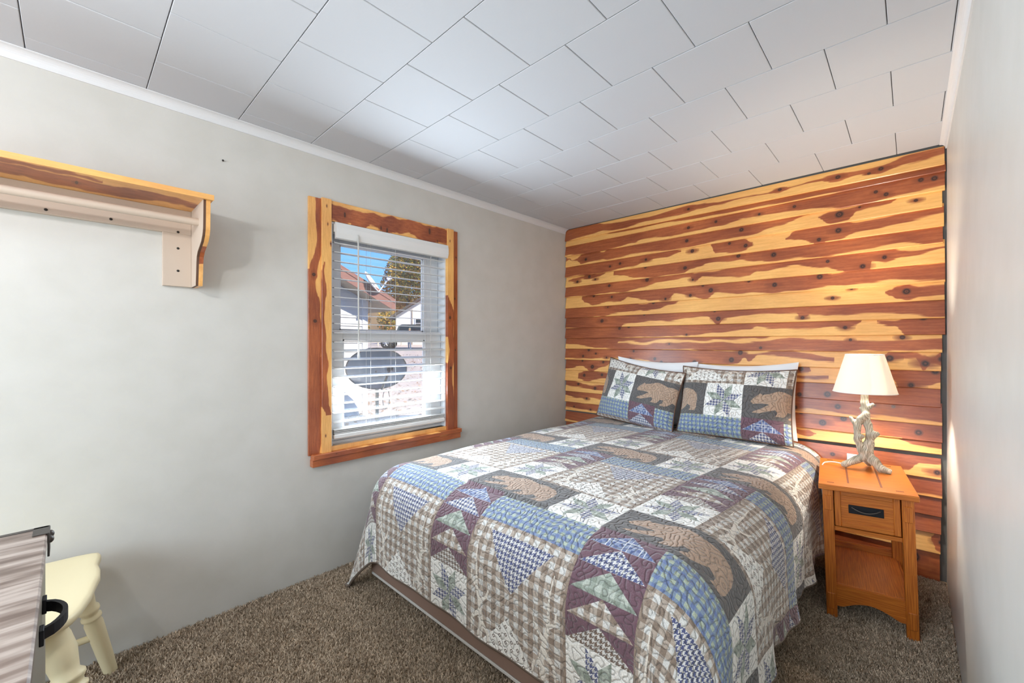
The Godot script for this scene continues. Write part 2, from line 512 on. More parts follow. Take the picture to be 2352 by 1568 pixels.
func cedar_picture() -> ImageTexture:
	var rows := BOARD_GRAIN.size() + EXTRA_GRAIN.size()
	var w := CEDAR_W
	var h := rows * STRIP
	var streak := field(w, h, 16, 1, 0.16, 11, 3)
	var fine := field(w, h, 5, 1, 0.35, 12, 2)
	var warp := field(w, h, 20, 6, 0.07, 13, 3)
	var broad := field(w, h, 40, 24, 0.12, 14, 2)
	var d := PackedByteArray()
	d.resize(w * h * 3)
	for r in rows:
		var spec: Array = BOARD_GRAIN[r] if r < BOARD_GRAIN.size() else EXTRA_GRAIN[r - BOARD_GRAIN.size()]
		var knots: Array = spec[1]
		# edges of each dark band for every column
		var bands := []
		for b in spec[0]:
			var lo := PackedFloat32Array()
			var hi := PackedFloat32Array()
			lo.resize(w); hi.resize(w)
			var k := 0
			var cnt: int = b.size() / 3
			for x in w:
				var u := 1000.0 * x / w
				if u < b[0] or u > b[(cnt - 1) * 3]:
					lo[x] = 2.0; hi[x] = -2.0
					if r == 8 or cnt == 0: continue
					continue
				while k < cnt - 2 and u > b[(k + 1) * 3]: k += 1
				var s := smoothstep(0.0, 1.0, (u - b[k * 3]) / maxf(1.0, b[(k + 1) * 3] - b[k * 3]))
				lo[x] = lerpf(b[k * 3 + 1], b[(k + 1) * 3 + 1], s) / 100.0
				hi[x] = lerpf(b[k * 3 + 2], b[(k + 1) * 3 + 2], s) / 100.0
				if lo[x] <= 0.03: lo[x] = -0.5
				if hi[x] >= 0.97: hi[x] = 1.5
			bands.append([lo, hi])
		for y in STRIP:
			var fy := (y + 0.5) / STRIP
			for x in w:
				var i := (r * STRIP + y) * w + x
				var wf := fy + (warp[i] - 128) * 0.0011 + (streak[i] - 128) * 0.0004
				var dark := 0.0
				for b in bands:
					var e := minf(wf - b[0][x], b[1][x] - wf)
					if e > -0.02: dark = maxf(dark, clampf((e + 0.02) * 22.0, 0.0, 1.0))
				var g := (streak[i] - 128) / 128.0
				var f := (fine[i] - 128) / 128.0
				var o := (broad[i] - 128) / 128.0
				# sapwood honey, heartwood red-brown
				var cr := lerpf(0.945 + 0.04 * g + 0.04 * o + 0.02 * f, 0.635 + 0.075 * g + 0.10 * o + 0.03 * f, dark)
				var cg := lerpf(0.705 + 0.05 * g + 0.05 * o + 0.02 * f, 0.335 + 0.060 * g + 0.07 * o + 0.025 * f, dark)
				var cb := lerpf(0.405 + 0.05 * g + 0.03 * o + 0.015 * f, 0.190 + 0.035 * g + 0.035 * o + 0.015 * f, dark)
				d[i * 3] = int(clampf(cr, 0.0, 1.0) * 255.0)
				d[i * 3 + 1] = int(clampf(cg, 0.0, 1.0) * 255.0)
				d[i * 3 + 2] = int(clampf(cb, 0.0, 1.0) * 255.0)
		for k in range(0, knots.size(), 3):
			var kx: float = knots[k] * w / 1000.0
			var ky: float = knots[k + 1] * STRIP / 100.0
			var rr: float = 1.3 + knots[k + 2] * 0.95
			for y in range(maxi(0, int(ky - rr * 2.4)), mini(STRIP, int(ky + rr * 2.4) + 1)):
				for x in range(maxi(0, int(kx - rr * 5.0)), mini(w, int(kx + rr * 5.0) + 1)):
					var i := (r * STRIP + y) * w + x
					var dx := (x - kx) / 1.35
					var dy := y - ky
					var q := sqrt(dx * dx + dy * dy) / rr + (warp[i] - 128) * 0.003
					var halo := sqrt(dx * dx / 5.5 + dy * dy) / rr + (streak[i] - 128) * 0.003
					var m := clampf((1.15 - q) * 3.0, 0.0, 1.0)
					var ring := 0.75 + 0.35 * sin(q * 9.0)
					var ha := clampf((1.9 - halo) * 0.9, 0.0, 1.0) * 0.75
					var c0 := Vector3(d[i * 3], d[i * 3 + 1], d[i * 3 + 2])
					c0 = c0.lerp(Vector3(138, 70, 38), ha)
					c0 = c0.lerp(Vector3(92, 50, 36) * ring, m * 0.9)
					d[i * 3] = int(clampf(c0.x, 0, 255)); d[i * 3 + 1] = int(clampf(c0.y, 0, 255)); d[i * 3 + 2] = int(clampf(c0.z, 0, 255))
	return to_texture(w, h, d)


# v of a strip's top (0) or bottom (1) edge, held off the neighbours
func strip_v(r: int, f: float) -> float:
	var rows := float(BOARD_GRAIN.size() + EXTRA_GRAIN.size())
	return (r + lerpf(0.03, 0.97, f)) / rows


# a straight timber between lo and hi that takes its grain from strip r of the cedar picture;
# grain: axis along the piece; across: axis over which the strip is laid; u0..u1: stretch of the strip
func timber(lo: Vector3, hi: Vector3, bev: float, grain: int, across: int, r: int, u0 := 0.0, u1 := 1.0, flip := false) -> MB:
	var b := MB.new()
	b.box(lo, hi, bev, grain)
	var depth := 3 - grain - across
	for i in b.v.size():
		var p := b.v[i]
		var u := (p[grain] - lo[grain]) / (hi[grain] - lo[grain])
		if flip: u = 1.0 - u
		var f := (p[across] - lo[across]) / (hi[across] - lo[across])
		if across == 1: f = 1.0 - f
		if absf(b.n[i][across]) > 0.8:
			f = clampf(f, 0.02, 0.98) + (p[depth] - lo[depth]) * 0.3 * (1.0 if f < 0.5 else -1.0)
		b.t[i] = Vector2(lerpf(u0, u1, u), strip_v(r, clampf(f, 0.0, 1.0)))
	return b


# ---------------------------------------------------------------- the printed quilt
const QW := 992
const QH := 1160
const QX := 0.632     # metres of one repeat across
const QY := 0.74    # and down
const BEAR := [.10,.50, .13,.56, .24,.53, .33,.54, .24,.68, .14,.78, .13,.82, .22,.82, .30,.76, .40,.68, .43,.74, .42,.82, .40,.86, .50,.86, .53,.80, .55,.70, .60,.70, .60,.80, .56,.86, .56,.90, .64,.90, .70,.82, .74,.72, .80,.78, .80,.86, .78,.92, .88,.92, .90,.80, .90,.55, .88,.38, .82,.25, .72,.19, .60,.20, .50,.13, .42,.12, .32,.22, .24,.27, .21,.23, .18,.30, .13,.40]

var qmask := PackedByteArray()


func q_poly(pts: PackedVector2Array, id: int) -> void:   # points in metres of the repeat
	var y0 := 1e9
	var y1 := -1e9
	for p in pts:
		y0 = minf(y0, p.y); y1 = maxf(y1, p.y)
	var sx := QW / QX
	var sy := QH / QY
	for y in range(int(floor(y0 * sy)), int(ceil(y1 * sy)) + 1):
		var yy := (y + 0.5) / sy
		var xs := []
		for i in pts.size():
			var a := pts[i]
			var b := pts[(i + 1) % pts.size()]
			if (a.y <= yy) != (b.y <= yy): xs.append(a.x + (b.x - a.x) * (yy - a.y) / (b.y - a.y))
		xs.sort()
		var row := posmod(y, QH) * QW
		for k in range(0, xs.size() - 1, 2):
			for x in range(int(round(xs[k] * sx)), int(round(xs[k + 1] * sx))):
				qmask[row + posmod(x, QW)] = id


func q_rect(x0: float, y0: float, x1: float, y1: float, id: int) -> void:
	q_poly(PackedVector2Array([Vector2(x0, y0), Vector2(x1, y0), Vector2(x1, y1), Vector2(x0, y1)]), id)


func q_stroke(pts: Array, w0: float, w1: float, id: int) -> void:
	for i in pts.size() - 1:
		var a: Vector2 = pts[i]
		var b: Vector2 = pts[i + 1]
		var s := (b - a).orthogonal().normalized()
		var wa := lerpf(w0, w1, float(i) / (pts.size() - 1))
		var wb := lerpf(w0, w1, float(i + 1) / (pts.size() - 1))
		q_poly(PackedVector2Array([a + s * wa, b + s * wb, b - s * wb, a - s * wa]), id)
		var ring := PackedVector2Array()
		for k in 10: ring.append(a + Vector2.from_angle(TAU * k / 10) * wa)
		q_poly(ring, id)


func q_star(cx: float, cy: float, half: float) -> void:
	q_rect(cx - half, cy - half, cx + half, cy + half, 3)
	var big := half * 0.97 / cos(PI / 8)
	var small := big * 0.541
	for k in 8:
		var a := PI / 8 + k * PI / 4
		q_poly(PackedVector2Array([Vector2(cx, cy), Vector2(cx, cy) + Vector2.from_angle(a - PI / 8) * small, Vector2(cx, cy) + Vector2.from_angle(a) * big, Vector2(cx, cy) + Vector2.from_angle(a + PI / 8) * small]), 5 if k % 2 else 4)


func quilt_pictures() -> Array:
	qmask.resize(QW * QH)
	qmask.fill(0)
	q_rect(0, 0, 0.425, 0.2, 1)
	var bear := PackedVector2Array()
	for i in range(0, BEAR.size(), 2): bear.append(Vector2(BEAR[i] * 0.42, BEAR[i + 1] * 0.195))
	q_poly(bear, 2)
	q_star(0.5285, 0.1, 0.1035)
	q_rect(0.212, 0.2, QX, 0.322, 12)
	q_rect(0, 0.19, 0.212, 0.541, 6)
	for i in 5:   # flying geese
		var y := 0.192 + i * 0.0697
		q_poly(PackedVector2Array([Vector2(0.108, y), Vector2(0.208, y + 0.069), Vector2(0.004, y + 0.069)]), 7 + i)
	q_star(0.106, 0.64, 0.1)
	q_rect(0, 0.54, 0.006, QY, 3)
	q_rect(0.206, 0.54, 0.212, QY, 3)
	# gingham block with antlers and triangles
	q_rect(0.212, 0.322, 0.220, QY, 15)
	q_rect(QX - 0.008, 0.322, QX, QY, 15)
	var gx := func(f: float, y: float) -> Vector2: return Vector2(0.212 + 0.42 * f, y)
	q_poly(PackedVector2Array([gx.call(0.19, 0.352), gx.call(0.83, 0.352), gx.call(0.5, 0.515)]), 8)
	q_poly(PackedVector2Array([gx.call(0.46, 0.598), gx.call(0.75, 0.722), gx.call(0.17, 0.722)]), 14)
	for sd in [[0.02, 1.0], [0.96, -1.0]]:
		var ax := func(f: float, y: float) -> Vector2: return gx.call(sd[0] + sd[1] * f, y)
		q_stroke([ax.call(.15, .70), ax.call(.17, .655), ax.call(.14, .60), ax.call(.105, .54), ax.call(.10, .48), ax.call(.08, .40)], 0.0125, 0.0015, 13)
		q_stroke([ax.call(.16, .65), ax.call(.24, .68), ax.call(.25, .735)], 0.0085, 0.002, 13)
		q_stroke([ax.call(.155, .62), ax.call(.06, .655), ax.call(.045, .71)], 0.009, 0.002, 13)
		q_stroke([ax.call(.14, .595), ax.call(.22, .565), ax.call(.25, .53)], 0.008, 0.001, 13)
		q_stroke([ax.call(.11, .55), ax.call(.045, .53), ax.call(.03, .48)], 0.007, 0.001, 13)
	# colours
	var lines := field(QW, QH, 1, 1, 0.021, 31, 1)
	var mot := field(QW, QH, 1, 1, 0.12, 32, 3)
	var d := PackedByteArray()
	var hgt := PackedByteArray()
	d.resize(QW * QH * 3)
	hgt.resize(QW * QH)
	var cream := Vector3(240, 237, 230)
	var th := QX / 40.0 / 8.0     # thread of the houndstooth
	for y in QH:
		var my := y * QY / QH
		for x in QW:
			var mx := x * QX / QW
			var i := y * QW + x
			var c: Vector3
			match qmask[i]:
				1: c = Vector3(96, 92, 90)
				2: c = Vector3(176, 148, 126)
				3: c = cream
				6: c = Vector3(110, 80, 90)
				13: c = Vector3(228, 220, 208)
				15: c = Vector3(150, 132, 116)
				0, 9, 10, 4:
					var sx := int(floor(mx / (QX / 32.0))) & 1
					var sy := int(floor(my / (QY / 40.0))) & 1
					var lv := sx + sy
					if qmask[i] == 0 or qmask[i] == 10:
						c = [Vector3(218, 216, 211), Vector3(180, 165, 151), Vector3(140, 122, 107)][lv]
					else:
						c = [Vector3(184, 190, 178), Vector3(158, 166, 154), Vector3(136, 145, 132)][lv]
				5, 8, 11:
					var wi := int(floor(mx / th))
					var wj := int(floor(my / (QY / 46.0 / 8.0)))
					var warp: bool = posmod(wi + wj, 4) < 2
					var on: bool = posmod(wi, 8) < 4 if warp else posmod(wj, 8) < 4
					var ink := Vector3(118, 98, 84) if qmask[i] == 11 else Vector3(80, 86, 126)
					c = ink if on else Vector3(218, 215, 210)
				7:
					var fx := posmod(int(mx * 1000.0), 52)
					var fy := posmod(int(my * 1000.0) + 20, 40)
					c = Vector3(92, 106, 150) if (int(mx / 0.013) + int(my / 0.013)) & 1 else Vector3(132, 144, 172)
					if fx < 3 or fy < 3 or (fx > 13 and fx < 16) or (fy > 12 and fy < 15): c = Vector3(224, 224, 224)
				12:
					var px := posmod(int(mx * 10000.0), 258)
					var py := posmod(int(my * 10000.0), 250)
					c = Vector3(108, 124, 166)
					if px < 129 and py < 125: c = Vector3(172, 182, 162)
					elif px < 129 or py < 125: c = Vector3(128, 144, 164)
				14:
					c = cream
					var du := fposmod(mx, 0.0258) / 0.0258 - 0.5
					var dv := fposmod(my + (0.0125 if int(floor(mx / 0.0258)) & 1 else 0.0), 0.025) / 0.025 - 0.5
					var e := absf(du) + absf(dv)
					if e > 0.13 and e < 0.27: c = Vector3(112, 96, 88)
				_: c = cream
			var st := absf((lines[i] - 128) / 128.0)
			var k := 1.0 + (mot[i] - 128) * 0.0010
			if st < 0.035: k *= 0.74            # the quilting thread
			d[i * 3] = int(clampf(c.x * k, 0, 255)); d[i * 3 + 1] = int(clampf(c.y * k, 0, 255)); d[i * 3 + 2] = int(clampf(c.z * k, 0, 255))
			hgt[i] = int(255.0 * clampf(0.92 * sqrt(clampf(st * 2.2, 0.0, 1.0)) + (mot[i] - 128) * 0.0006, 0.0, 1.0))
	return [to_texture(QW, QH, d), to_texture(QW, QH, hgt, Image.FORMAT_L8)]


func make_materials() -> void:
	var cedar := mat("cedar", Color.WHITE, 0.34)
	cedar.albedo_texture = cedar_picture()
	cedar.clearcoat_enabled = true
	cedar.clearcoat = 0.25
	cedar.clearcoat_roughness = 0.22
	var q := quilt_pictures()
	for k in [["quilt", 0.85], ["sham", 0.88]]:
		var m := mat(k[0], Color.WHITE, k[1])
		m.albedo_texture = q[0]
		height_of(m, q[1], 0.5)
		m.rim_enabled = true
		m.rim = 0.6
		m.rim_tint = 0.3
	mat("quilt_back", rgb(44, 44, 60), 0.95)
	mat("binding", rgb(110, 96, 84), 0.9)
	var wall := mat("wall_paint", Color.WHITE, 0.42)
	wall.albedo_texture = mottle(512, 512, 1, 1, 0.02, 41, rgb(208, 205, 197), rgb(214, 211, 204), 5, 1.2)
	wall.uv1_triplanar = true
	wall.uv1_world_triplanar = true
	wall.uv1_scale = Vector3(0.5, 0.5, 0.5)
	var rough := mottle(256, 256, 1, 1, 0.12, 42, Color(.35, .35, .35), Color(.65, .65, .65), 3)
	height_of(wall, rough, 0.02)
	var tile := mat("ceiling_tile", rgb(200, 201, 204), 0.72)
	tile.uv1_triplanar = true
	tile.uv1_world_triplanar = true
	tile.uv1_scale = Vector3(2.5, 2.5, 2.5)
	height_of(tile, rough, 0.03)
	mat("groove", rgb(104, 102, 99), 0.9)
	mat("white_trim", rgb(226, 226, 226), 0.4)
	mat("vinyl", rgb(232, 233, 235), 0.35)
	mat("blind", rgb(234, 233, 230), 0.45)
	mat("cord", rgb(205, 203, 198), 0.8)
	var carpet := mat("carpet_base", Color.WHITE, 1.0)
	carpet.albedo_texture = mottle(512, 512, 1, 1, 0.09, 43, rgb(146, 124, 100), rgb(202, 178, 150), 4, 2.2)
	carpet.uv1_triplanar = true
	carpet.uv1_world_triplanar = true
	carpet.uv1_scale = Vector3(2.2, 2.2, 2.2)
	var tuft := mat("carpet_tuft", Color.WHITE, 1.0)
	tuft.vertex_color_use_as_albedo = true
	# honey oak, grain along u
	var oak := mat("oak", Color.WHITE, 0.38)
	oak.albedo_texture = mottle(512, 512, 16, 1, 0.12, 44, rgb(166, 84, 20), rgb(208, 124, 44), 4, 1.6)
	oak.uv1_scale = Vector3(1.6, 4.0, 1)
	oak.clearcoat_enabled = true
	oak.clearcoat = 0.3
	oak.clearcoat_roughness = 0.25
	mat("oak_inlay", rgb(112, 54, 24), 0.45)
	mat("black_iron", rgb(36, 36, 40), 0.5, 0.6)
	mat("dark_steel", rgb(88, 84, 80), 0.45, 0.7)
	var drift := mat("driftwood", Color.WHITE, 0.75)
	drift.albedo_texture = mottle(256, 512, 1, 12, 0.22, 45, rgb(122, 112, 92), rgb(222, 216, 198), 4, 2.0)
	drift.uv1_scale = Vector3(9, 2.5, 1)
	height_of(drift, drift.albedo_texture, 0.25)
	var shade := mat("lamp_shade", rgb(244, 240, 232), 0.9)
	shade.backlight_enabled = true
	shade.backlight = Color(0.72, 0.70, 0.66)
	var bulb := mat("bulb", rgb(255, 250, 240), 0.3)
	bulb.emission_enabled = true
	bulb.emission = Color(1.0, 0.93, 0.82)
	bulb.emission_energy_multiplier = 3.0
	mat("white_cotton", rgb(238, 236, 236), 0.95)
	mat("box_spring", rgb(142, 116, 102), 0.95)
	mat("box_strip", rgb(206, 202, 196), 0.9)
	mat("mattress", rgb(225, 222, 215), 0.95)
	mat("shelf_paint", rgb(205, 186, 168), 0.5)
	mat("ply_edge", rgb(96, 66, 48), 0.7)
	mat("screw", rgb(52, 48, 44), 0.5, 0.5)
	mat("cream_paint", rgb(236, 222, 182), 0.42)
	var chest := mat("chest_top", Color.WHITE, 0.36)
	chest.albedo_texture = mottle(512, 512, 10, 1, 0.05, 46, rgb(104, 86, 76), rgb(178, 164, 154), 5, 2.0)
	chest.uv1_scale = Vector3(1.2, 1.2, 1)
	mat("chest_side", rgb(128, 122, 110), 0.4, 0.3)
	mat("outlet", rgb(240, 240, 238), 0.35)
	# outdoors
	mat("siding", rgb(232, 230, 226), 0.6)
	mat("brown_metal", rgb(140, 98, 86), 0.5)
	mat("soffit", rgb(150, 140, 126), 0.8)
	mat("dish_shaded_grey", rgb(66, 80, 96), 0.5)  # darkened to stand for the house shade that does not reach the dish
	mat("dish_dark", rgb(70, 70, 70), 0.5, 0.4)
	mat("post_wood", rgb(150, 140, 118), 0.9)
	mat("weathered", rgb(205, 196, 178), 0.9)
	var gravel := mat("gravel", Color.WHITE, 1.0)
	gravel.albedo_texture = mottle(1024, 1024, 1, 1, 0.16, 47, rgb(128, 112, 96), rgb(236, 224, 210), 5, 1.7)
	gravel.uv1_triplanar = true
	gravel.uv1_world_triplanar = true
	gravel.uv1_scale = Vector3(0.6, 0.6, 0.6)
	for k in [["leaf", 0.9], ["tinted", 0.7]]:
		var m := mat(k[0], Color.WHITE, k[1])
		m.vertex_color_use_as_albedo = true
	mat("bark", rgb(92, 78, 66), 0.95)
	mat("truck_paint", rgb(88, 96, 92), 0.3, 0.3)
	mat("tyre", rgb(38, 38, 38), 0.9)
	mat("alloy", rgb(190, 192, 194), 0.3, 0.8)
	mat("dark_glass", rgb(30, 34, 38), 0.1)
	mat("tail_light", rgb(190, 40, 36), 0.3)
	mat("roof_dark", rgb(88, 80, 74), 0.9)
	var pane := mat("pane", Color(1, 1, 1, 0.04), 0.02)
	pane.transparency = BaseMaterial3D.TRANSPARENCY_ALPHA


func _ready() -> void:
	rng.seed = 7
	# --- camera: eye 1.16 m up, beside the right wall, turned 43.5 degrees towards the window wall
	var cam := Camera3D.new()
	cam.name = "camera"
	cam.position = Vector3(0, 1.163, 0)
	cam.rotation.y = atan2(916.0, 965.0)
	cam.projection = Camera3D.PROJECTION_FRUSTUM
	cam.near = 0.05
	cam.far = 400.0
	cam.size = 2.0 * 0.05 * 784.0 / 965.0
	cam.frustum_offset = Vector2(0, 0.05 * 5.0 / 965.0)
	add_child(cam)
	cam.current = true
	# --- sky, sun, exposure
	var env := Environment.new()
	var sky := Sky.new()
	var sm := ProceduralSkyMaterial.new()
	sm.sky_top_color = Color(0.20, 0.42, 0.78)
	sm.sky_horizon_color = Color(0.52, 0.76, 0.93)
	sm.sky_curve = 0.25
	sm.ground_horizon_color = Color(0.60, 0.58, 0.54)
	sm.ground_bottom_color = Color(0.40, 0.37, 0.33)
	sm.sky_energy_multiplier = 1.15
	sky.sky_material = sm
	env.background_mode = Environment.BG_SKY
	env.sky = sky
	env.tonemap_mode = Environment.TONE_MAPPER_LINEAR
	env.tonemap_exposure = 1.32
	env.sdfgi_enabled = true
	env.ssao_enabled = true
	env.ssil_enabled = true
	var we := WorldEnvironment.new()
	we.name = "environment"
	we.environment = env
	add_child(we)
	var sun := DirectionalLight3D.new()
	sun.name = "sun"
	sun.light_color = Color(1.0, 0.96, 0.90)
	sun.light_energy = 1.9
	sun.light_angular_distance = 0.5
	sun.shadow_enabled = true
	add_child(sun)
	sun.look_at_from_position(Vector3(6.0, 5.2, -1.2), Vector3.ZERO)
	# soft cool area lamp added just inside the window, standing for its daylight
	var day := AreaLight3D.new()
	day.name = "window_daylight"
	day.area_size = Vector2(0.66, 1.04)
	day.light_color = Color(0.88, 0.945, 1.0)
	day.light_energy = 2.35
	day.shadow_enabled = true
	day.set("area_range", 12.0)
	add_child(day)
	day.look_at_from_position(Vector3(LEFT + 0.05, 1.22, -1.283), Vector3(0, 0.75, -1.283))
	var day2 := day.duplicate()  # fill lamp added behind the camera to even out the room light
	day2.name = "added_fill_behind"
	day2.area_size = Vector2(1.26, 1.16)
	day2.light_energy = 4.4
	add_child(day2)
	day2.look_at_from_position(Vector3(-1.0, 1.25, FRONT - 0.02), Vector3(-1.0, 0.75, 0.0))
	# ---
	make_materials()
	shell()
	ceiling_light()
	window()
	blind()
	bed()
	pillows()
	nightstand()
	lamp()
	wall_shelf()
	stool()
	chest()
	small_things()
	carpet_pile()
	outdoors()


func lit(l: Light3D, called: String, at: Vector3, color: Color, energy: float, size: float, parent: Node3D) -> void:
	l.name = called
	l.light_color = color
	l.light_energy = energy
	l.light_size = size
	l.shadow_enabled = true
	if l is OmniLight3D:
		l.omni_range = 12.0
		l.omni_attenuation = 2.0
	l.position = at
	parent.add_child(l, true)


# ---------------------------------------------------------------- the room
func shell() -> void:
	structure(one_box(Vector3(LEFT - 0.14, -0.12, BACK - 0.16), Vector3(RIGHT + 0.12, 0.0, FRONT + 0.12)), "floor", M.carpet_base, "brown carpeted floor")
	# window wall, with its opening
	var w := MB.new()
	var x0 := LEFT - 0.14
	w.box(Vector3(x0, 0, BACK - 0.16), Vector3(LEFT, HIGH + 0.1, -1.648))
	w.box(Vector3(x0, 0, -0.918), Vector3(LEFT, HIGH + 0.1, FRONT))
	w.box(Vector3(x0, 0, -1.648), Vector3(LEFT, 0.64, -0.918))
	w.box(Vector3(x0, 1.786, -1.648), Vector3(LEFT, HIGH + 0.1, -0.918))
	structure(w, "wall_left", M.wall_paint, "off-white painted wall with the window")
	structure(one_box(Vector3(RIGHT, 0, BACK - 0.16), Vector3(RIGHT + 0.12, HIGH + 0.1, FRONT)), "wall_right", M.wall_paint, "off-white painted wall at the right edge")
	var fw := MB.new()
	fw.box(Vector3(LEFT - 0.14, 0, FRONT), Vector3(-1.70, HIGH + 0.1, FRONT + 0.12))
	fw.box(Vector3(-0.30, 0, FRONT), Vector3(RIGHT + 0.12, HIGH + 0.1, FRONT + 0.12))
	fw.box(Vector3(-1.70, 0, FRONT), Vector3(-0.30, 0.60, FRONT + 0.12))
	fw.box(Vector3(-1.70, 1.90, FRONT), Vector3(-0.30, HIGH + 0.1, FRONT + 0.12))
	structure(fw, "wall_front", M.wall_paint, "off-white painted wall behind the viewer")
	var w2 := Node3D.new()  # unseen window, added as a source for the fill lamp
	w2.name = "window_2"
	w2.set_meta("kind", "structure")
	w2.set_meta("label", "unseen window added behind the viewer to account for the even fill light")
	add_child(w2)
	var fr := MB.new()
	for q in [[-1.70, -1.64, 0.60, 1.90], [-0.36, -0.30, 0.60, 1.90], [-1.64, -0.36, 0.60, 0.66], [-1.64, -0.36, 1.84, 1.90], [-1.03, -0.97, 0.66, 1.84]]:
		fr.box(Vector3(q[0], q[2], FRONT + 0.03), Vector3(q[1], q[3], FRONT + 0.08), 0.002)
	put(fr, "sash", M.vinyl, w2)
	put(one_box(Vector3(-1.64, 0.66, FRONT + 0.052), Vector3(-1.03, 1.84, FRONT + 0.056)), "pane", M.pane, w2)
	put(one_box(Vector3(-0.97, 0.66, FRONT + 0.052), Vector3(-0.36, 1.84, FRONT + 0.056)), "pane", M.pane, w2)
	var back := structure(one_box(Vector3(LEFT, 0, BACK - 0.16), Vector3(RIGHT, HIGH + 0.1, BACK - 0.014)), "wall_back", M.groove, "end wall clad in red cedar boards")
	# lapped cedar boards
	for i in BOARD_ENDS.size():
		var e: Array = BOARD_ENDS[i]
		var b := MB.new()
		var xl := LEFT + 0.002 + 0.004 * (i % 2)
		var xr: float = RIGHT - 0.004 - [0.004, 0.0, 0.003, 0.012, 0.006, 0.01, 0.003, 0.002, 0.004, 0.003, 0.002, 0.012, 0.016, 0.018, 0.018, 0.012, 0.012, 0.014, 0.016, 0.012, 0.014, 0.016, 0.018, 0.02][i]
		var lip := 0.017 if i == 17 else 0.0
		var ext := 0.02 if i > 0 else 0.0
		if i == 18: ext = -0.012
		var seg := 6
		for k in seg:
			var f0 := float(k) / seg
			var f1 := float(k + 1) / seg
			var p := []
			for f in [f0, f1]:
				var x := lerpf(xl, xr, f)
				var top := lerpf(e[0], e[2], f)
				var bot := lerpf(e[1], e[3], f)
				if i == 17: bot += 0.010 * smoothstep(0.5, 1.0, f)
				p.append([Vector3(x, top + ext, BACK - 0.012), Vector3(x, top + ext, BACK - 0.007 - ext * 0.12), Vector3(x, bot + 0.003, BACK + 0.009 + lip * f * 0.3), Vector3(x, bot, BACK + 0.006 + lip * f * 0.3), Vector3(x, bot, BACK - 0.012)])
			var u0: float = (p[0][0].x - LEFT) / (RIGHT - LEFT)
			var u1: float = (p[1][0].x - LEFT) / (RIGHT - LEFT)
			var vv := [strip_v(i, 0), strip_v(i, 0), strip_v(i, 0.97), strip_v(i, 1.0), strip_v(i, 0.9)]
			for q in 4:
				b.quad(p[0][q + 1], p[1][q + 1], p[1][q], p[0][q], Vector2(u0, vv[q + 1]), Vector2(u1, vv[q + 1]), Vector2(u1, vv[q]), Vector2(u0, vv[q]))
			if k == 0: b.quad(p[0][4], p[0][3], p[0][2], p[0][1], Vector2(u0, vv[4]), Vector2(u0, vv[3]), Vector2(u0, vv[2]), Vector2(u0, vv[1]))
			if k == seg - 1: b.quad(p[1][1], p[1][2], p[1][3], p[1][4], Vector2(u1, vv[1]), Vector2(u1, vv[2]), Vector2(u1, vv[3]), Vector2(u1, vv[4]))
		put(b, "board", M.cedar, back)
	# ceiling of square fibre tiles in half-shifted rows
	var ceil := structure(one_box(Vector3(LEFT, HIGH + 0.011, BACK - 0.1), Vector3(RIGHT, HIGH + 0.1, FRONT)), "ceiling", M.groove, "white tiled ceiling")
	var tz := 0.3032
	var tx := 0.305
	var row := 0
	var z1 := -0.2026 + 7 * tz
	while z1 > BACK:
		var z0 := maxf(z1 - tz, BACK)
		var idx := int(round((-0.2026 - z1) / tz))
		var x := (-1.272 if posmod(idx, 2) == 0 else -1.428) - 4 * tx
		while x < RIGHT:
			var a := maxf(x, LEFT)
			var c := minf(x + tx, RIGHT)
			var zz := minf(z1, FRONT)
			if c - a > 0.012 and zz - z0 > 0.012:
				var b := MB.new()
				var g := 0.0011
				var dy := rng.randf_range(0.0, 0.0008)
				b.box(Vector3(a + g, HIGH + dy, z0 + g), Vector3(c - g, HIGH + 0.0115 + dy, zz - g), 0.0016)
				put(b, "tile", M.ceiling_tile, ceil)
			x += tx
		z1 -= tz
		row += 1
	# cove mouldings along the two side walls
	for s in [[LEFT, 1.0, "trim_1", 0.036], [RIGHT, -1.0, "trim_2", 0.026]]:
		var prof := PackedVector2Array([Vector2(0, 0), Vector2(0, -s[3]), Vector2(0.005, -s[3])])
		for k in 7:
			var a := PI / 2 * k / 6.0
			prof.append(Vector2(0.006 + (s[3] - 0.010) * (1.0 - cos(a)), -s[3] + 0.003 + (s[3] - 0.007) * sin(a)))
		prof.append(Vector2(s[3], -0.003))
		prof.append(Vector2(s[3], 0))
		var b := MB.new()
		b.prism(prof, BACK + 0.004, FRONT, func(x, y, d): return Vector3(s[0] + s[1] * x, HIGH + y, d))
		structure(b, s[2], M.white_trim, "slim white cove moulding under the ceiling")


func ceiling_light() -> void:
	var t := thing("ceiling_light", "three-bulb ceiling lamp behind the viewer", "lamp", Vector3(-0.97, HIGH, 0.52))
	var b := MB.new()
	b.lathe([[0.07, -0.025], [0.075, -0.01], [0.075, 0.0]], 24)
	put(b, "canopy", M.white_trim, t)
	b = MB.new()
	b.tube([Vector3(0, -0.02, 0), Vector3(0, -0.22, 0)], 0.012)
	put(b, "stem", M.white_trim, t)
	for k in 3:
		var a := TAU * k / 3.0 + 0.4
		var o := Vector3(cos(a) * 0.09, -0.33, sin(a) * 0.09)
		b = MB.new()
		b.tube([Vector3(0, -0.21, 0), Vector3(o.x, -0.24, o.z), o + Vector3(0, 0.055, 0)], 0.007)
		put(b, "arm", M.white_trim, t)
		b = MB.new()
		b.lathe([[0.0, -0.035], [0.018, -0.03], [0.03, -0.01], [0.03, 0.01], [0.018, 0.035], [0.014, 0.055]], 16, o)
		put(b, "bulb", M.bulb, t)
		lit(OmniLight3D.new(), "bulb_light", o, Color(0.98, 0.985, 1.0), 0.15, 0.03, t)


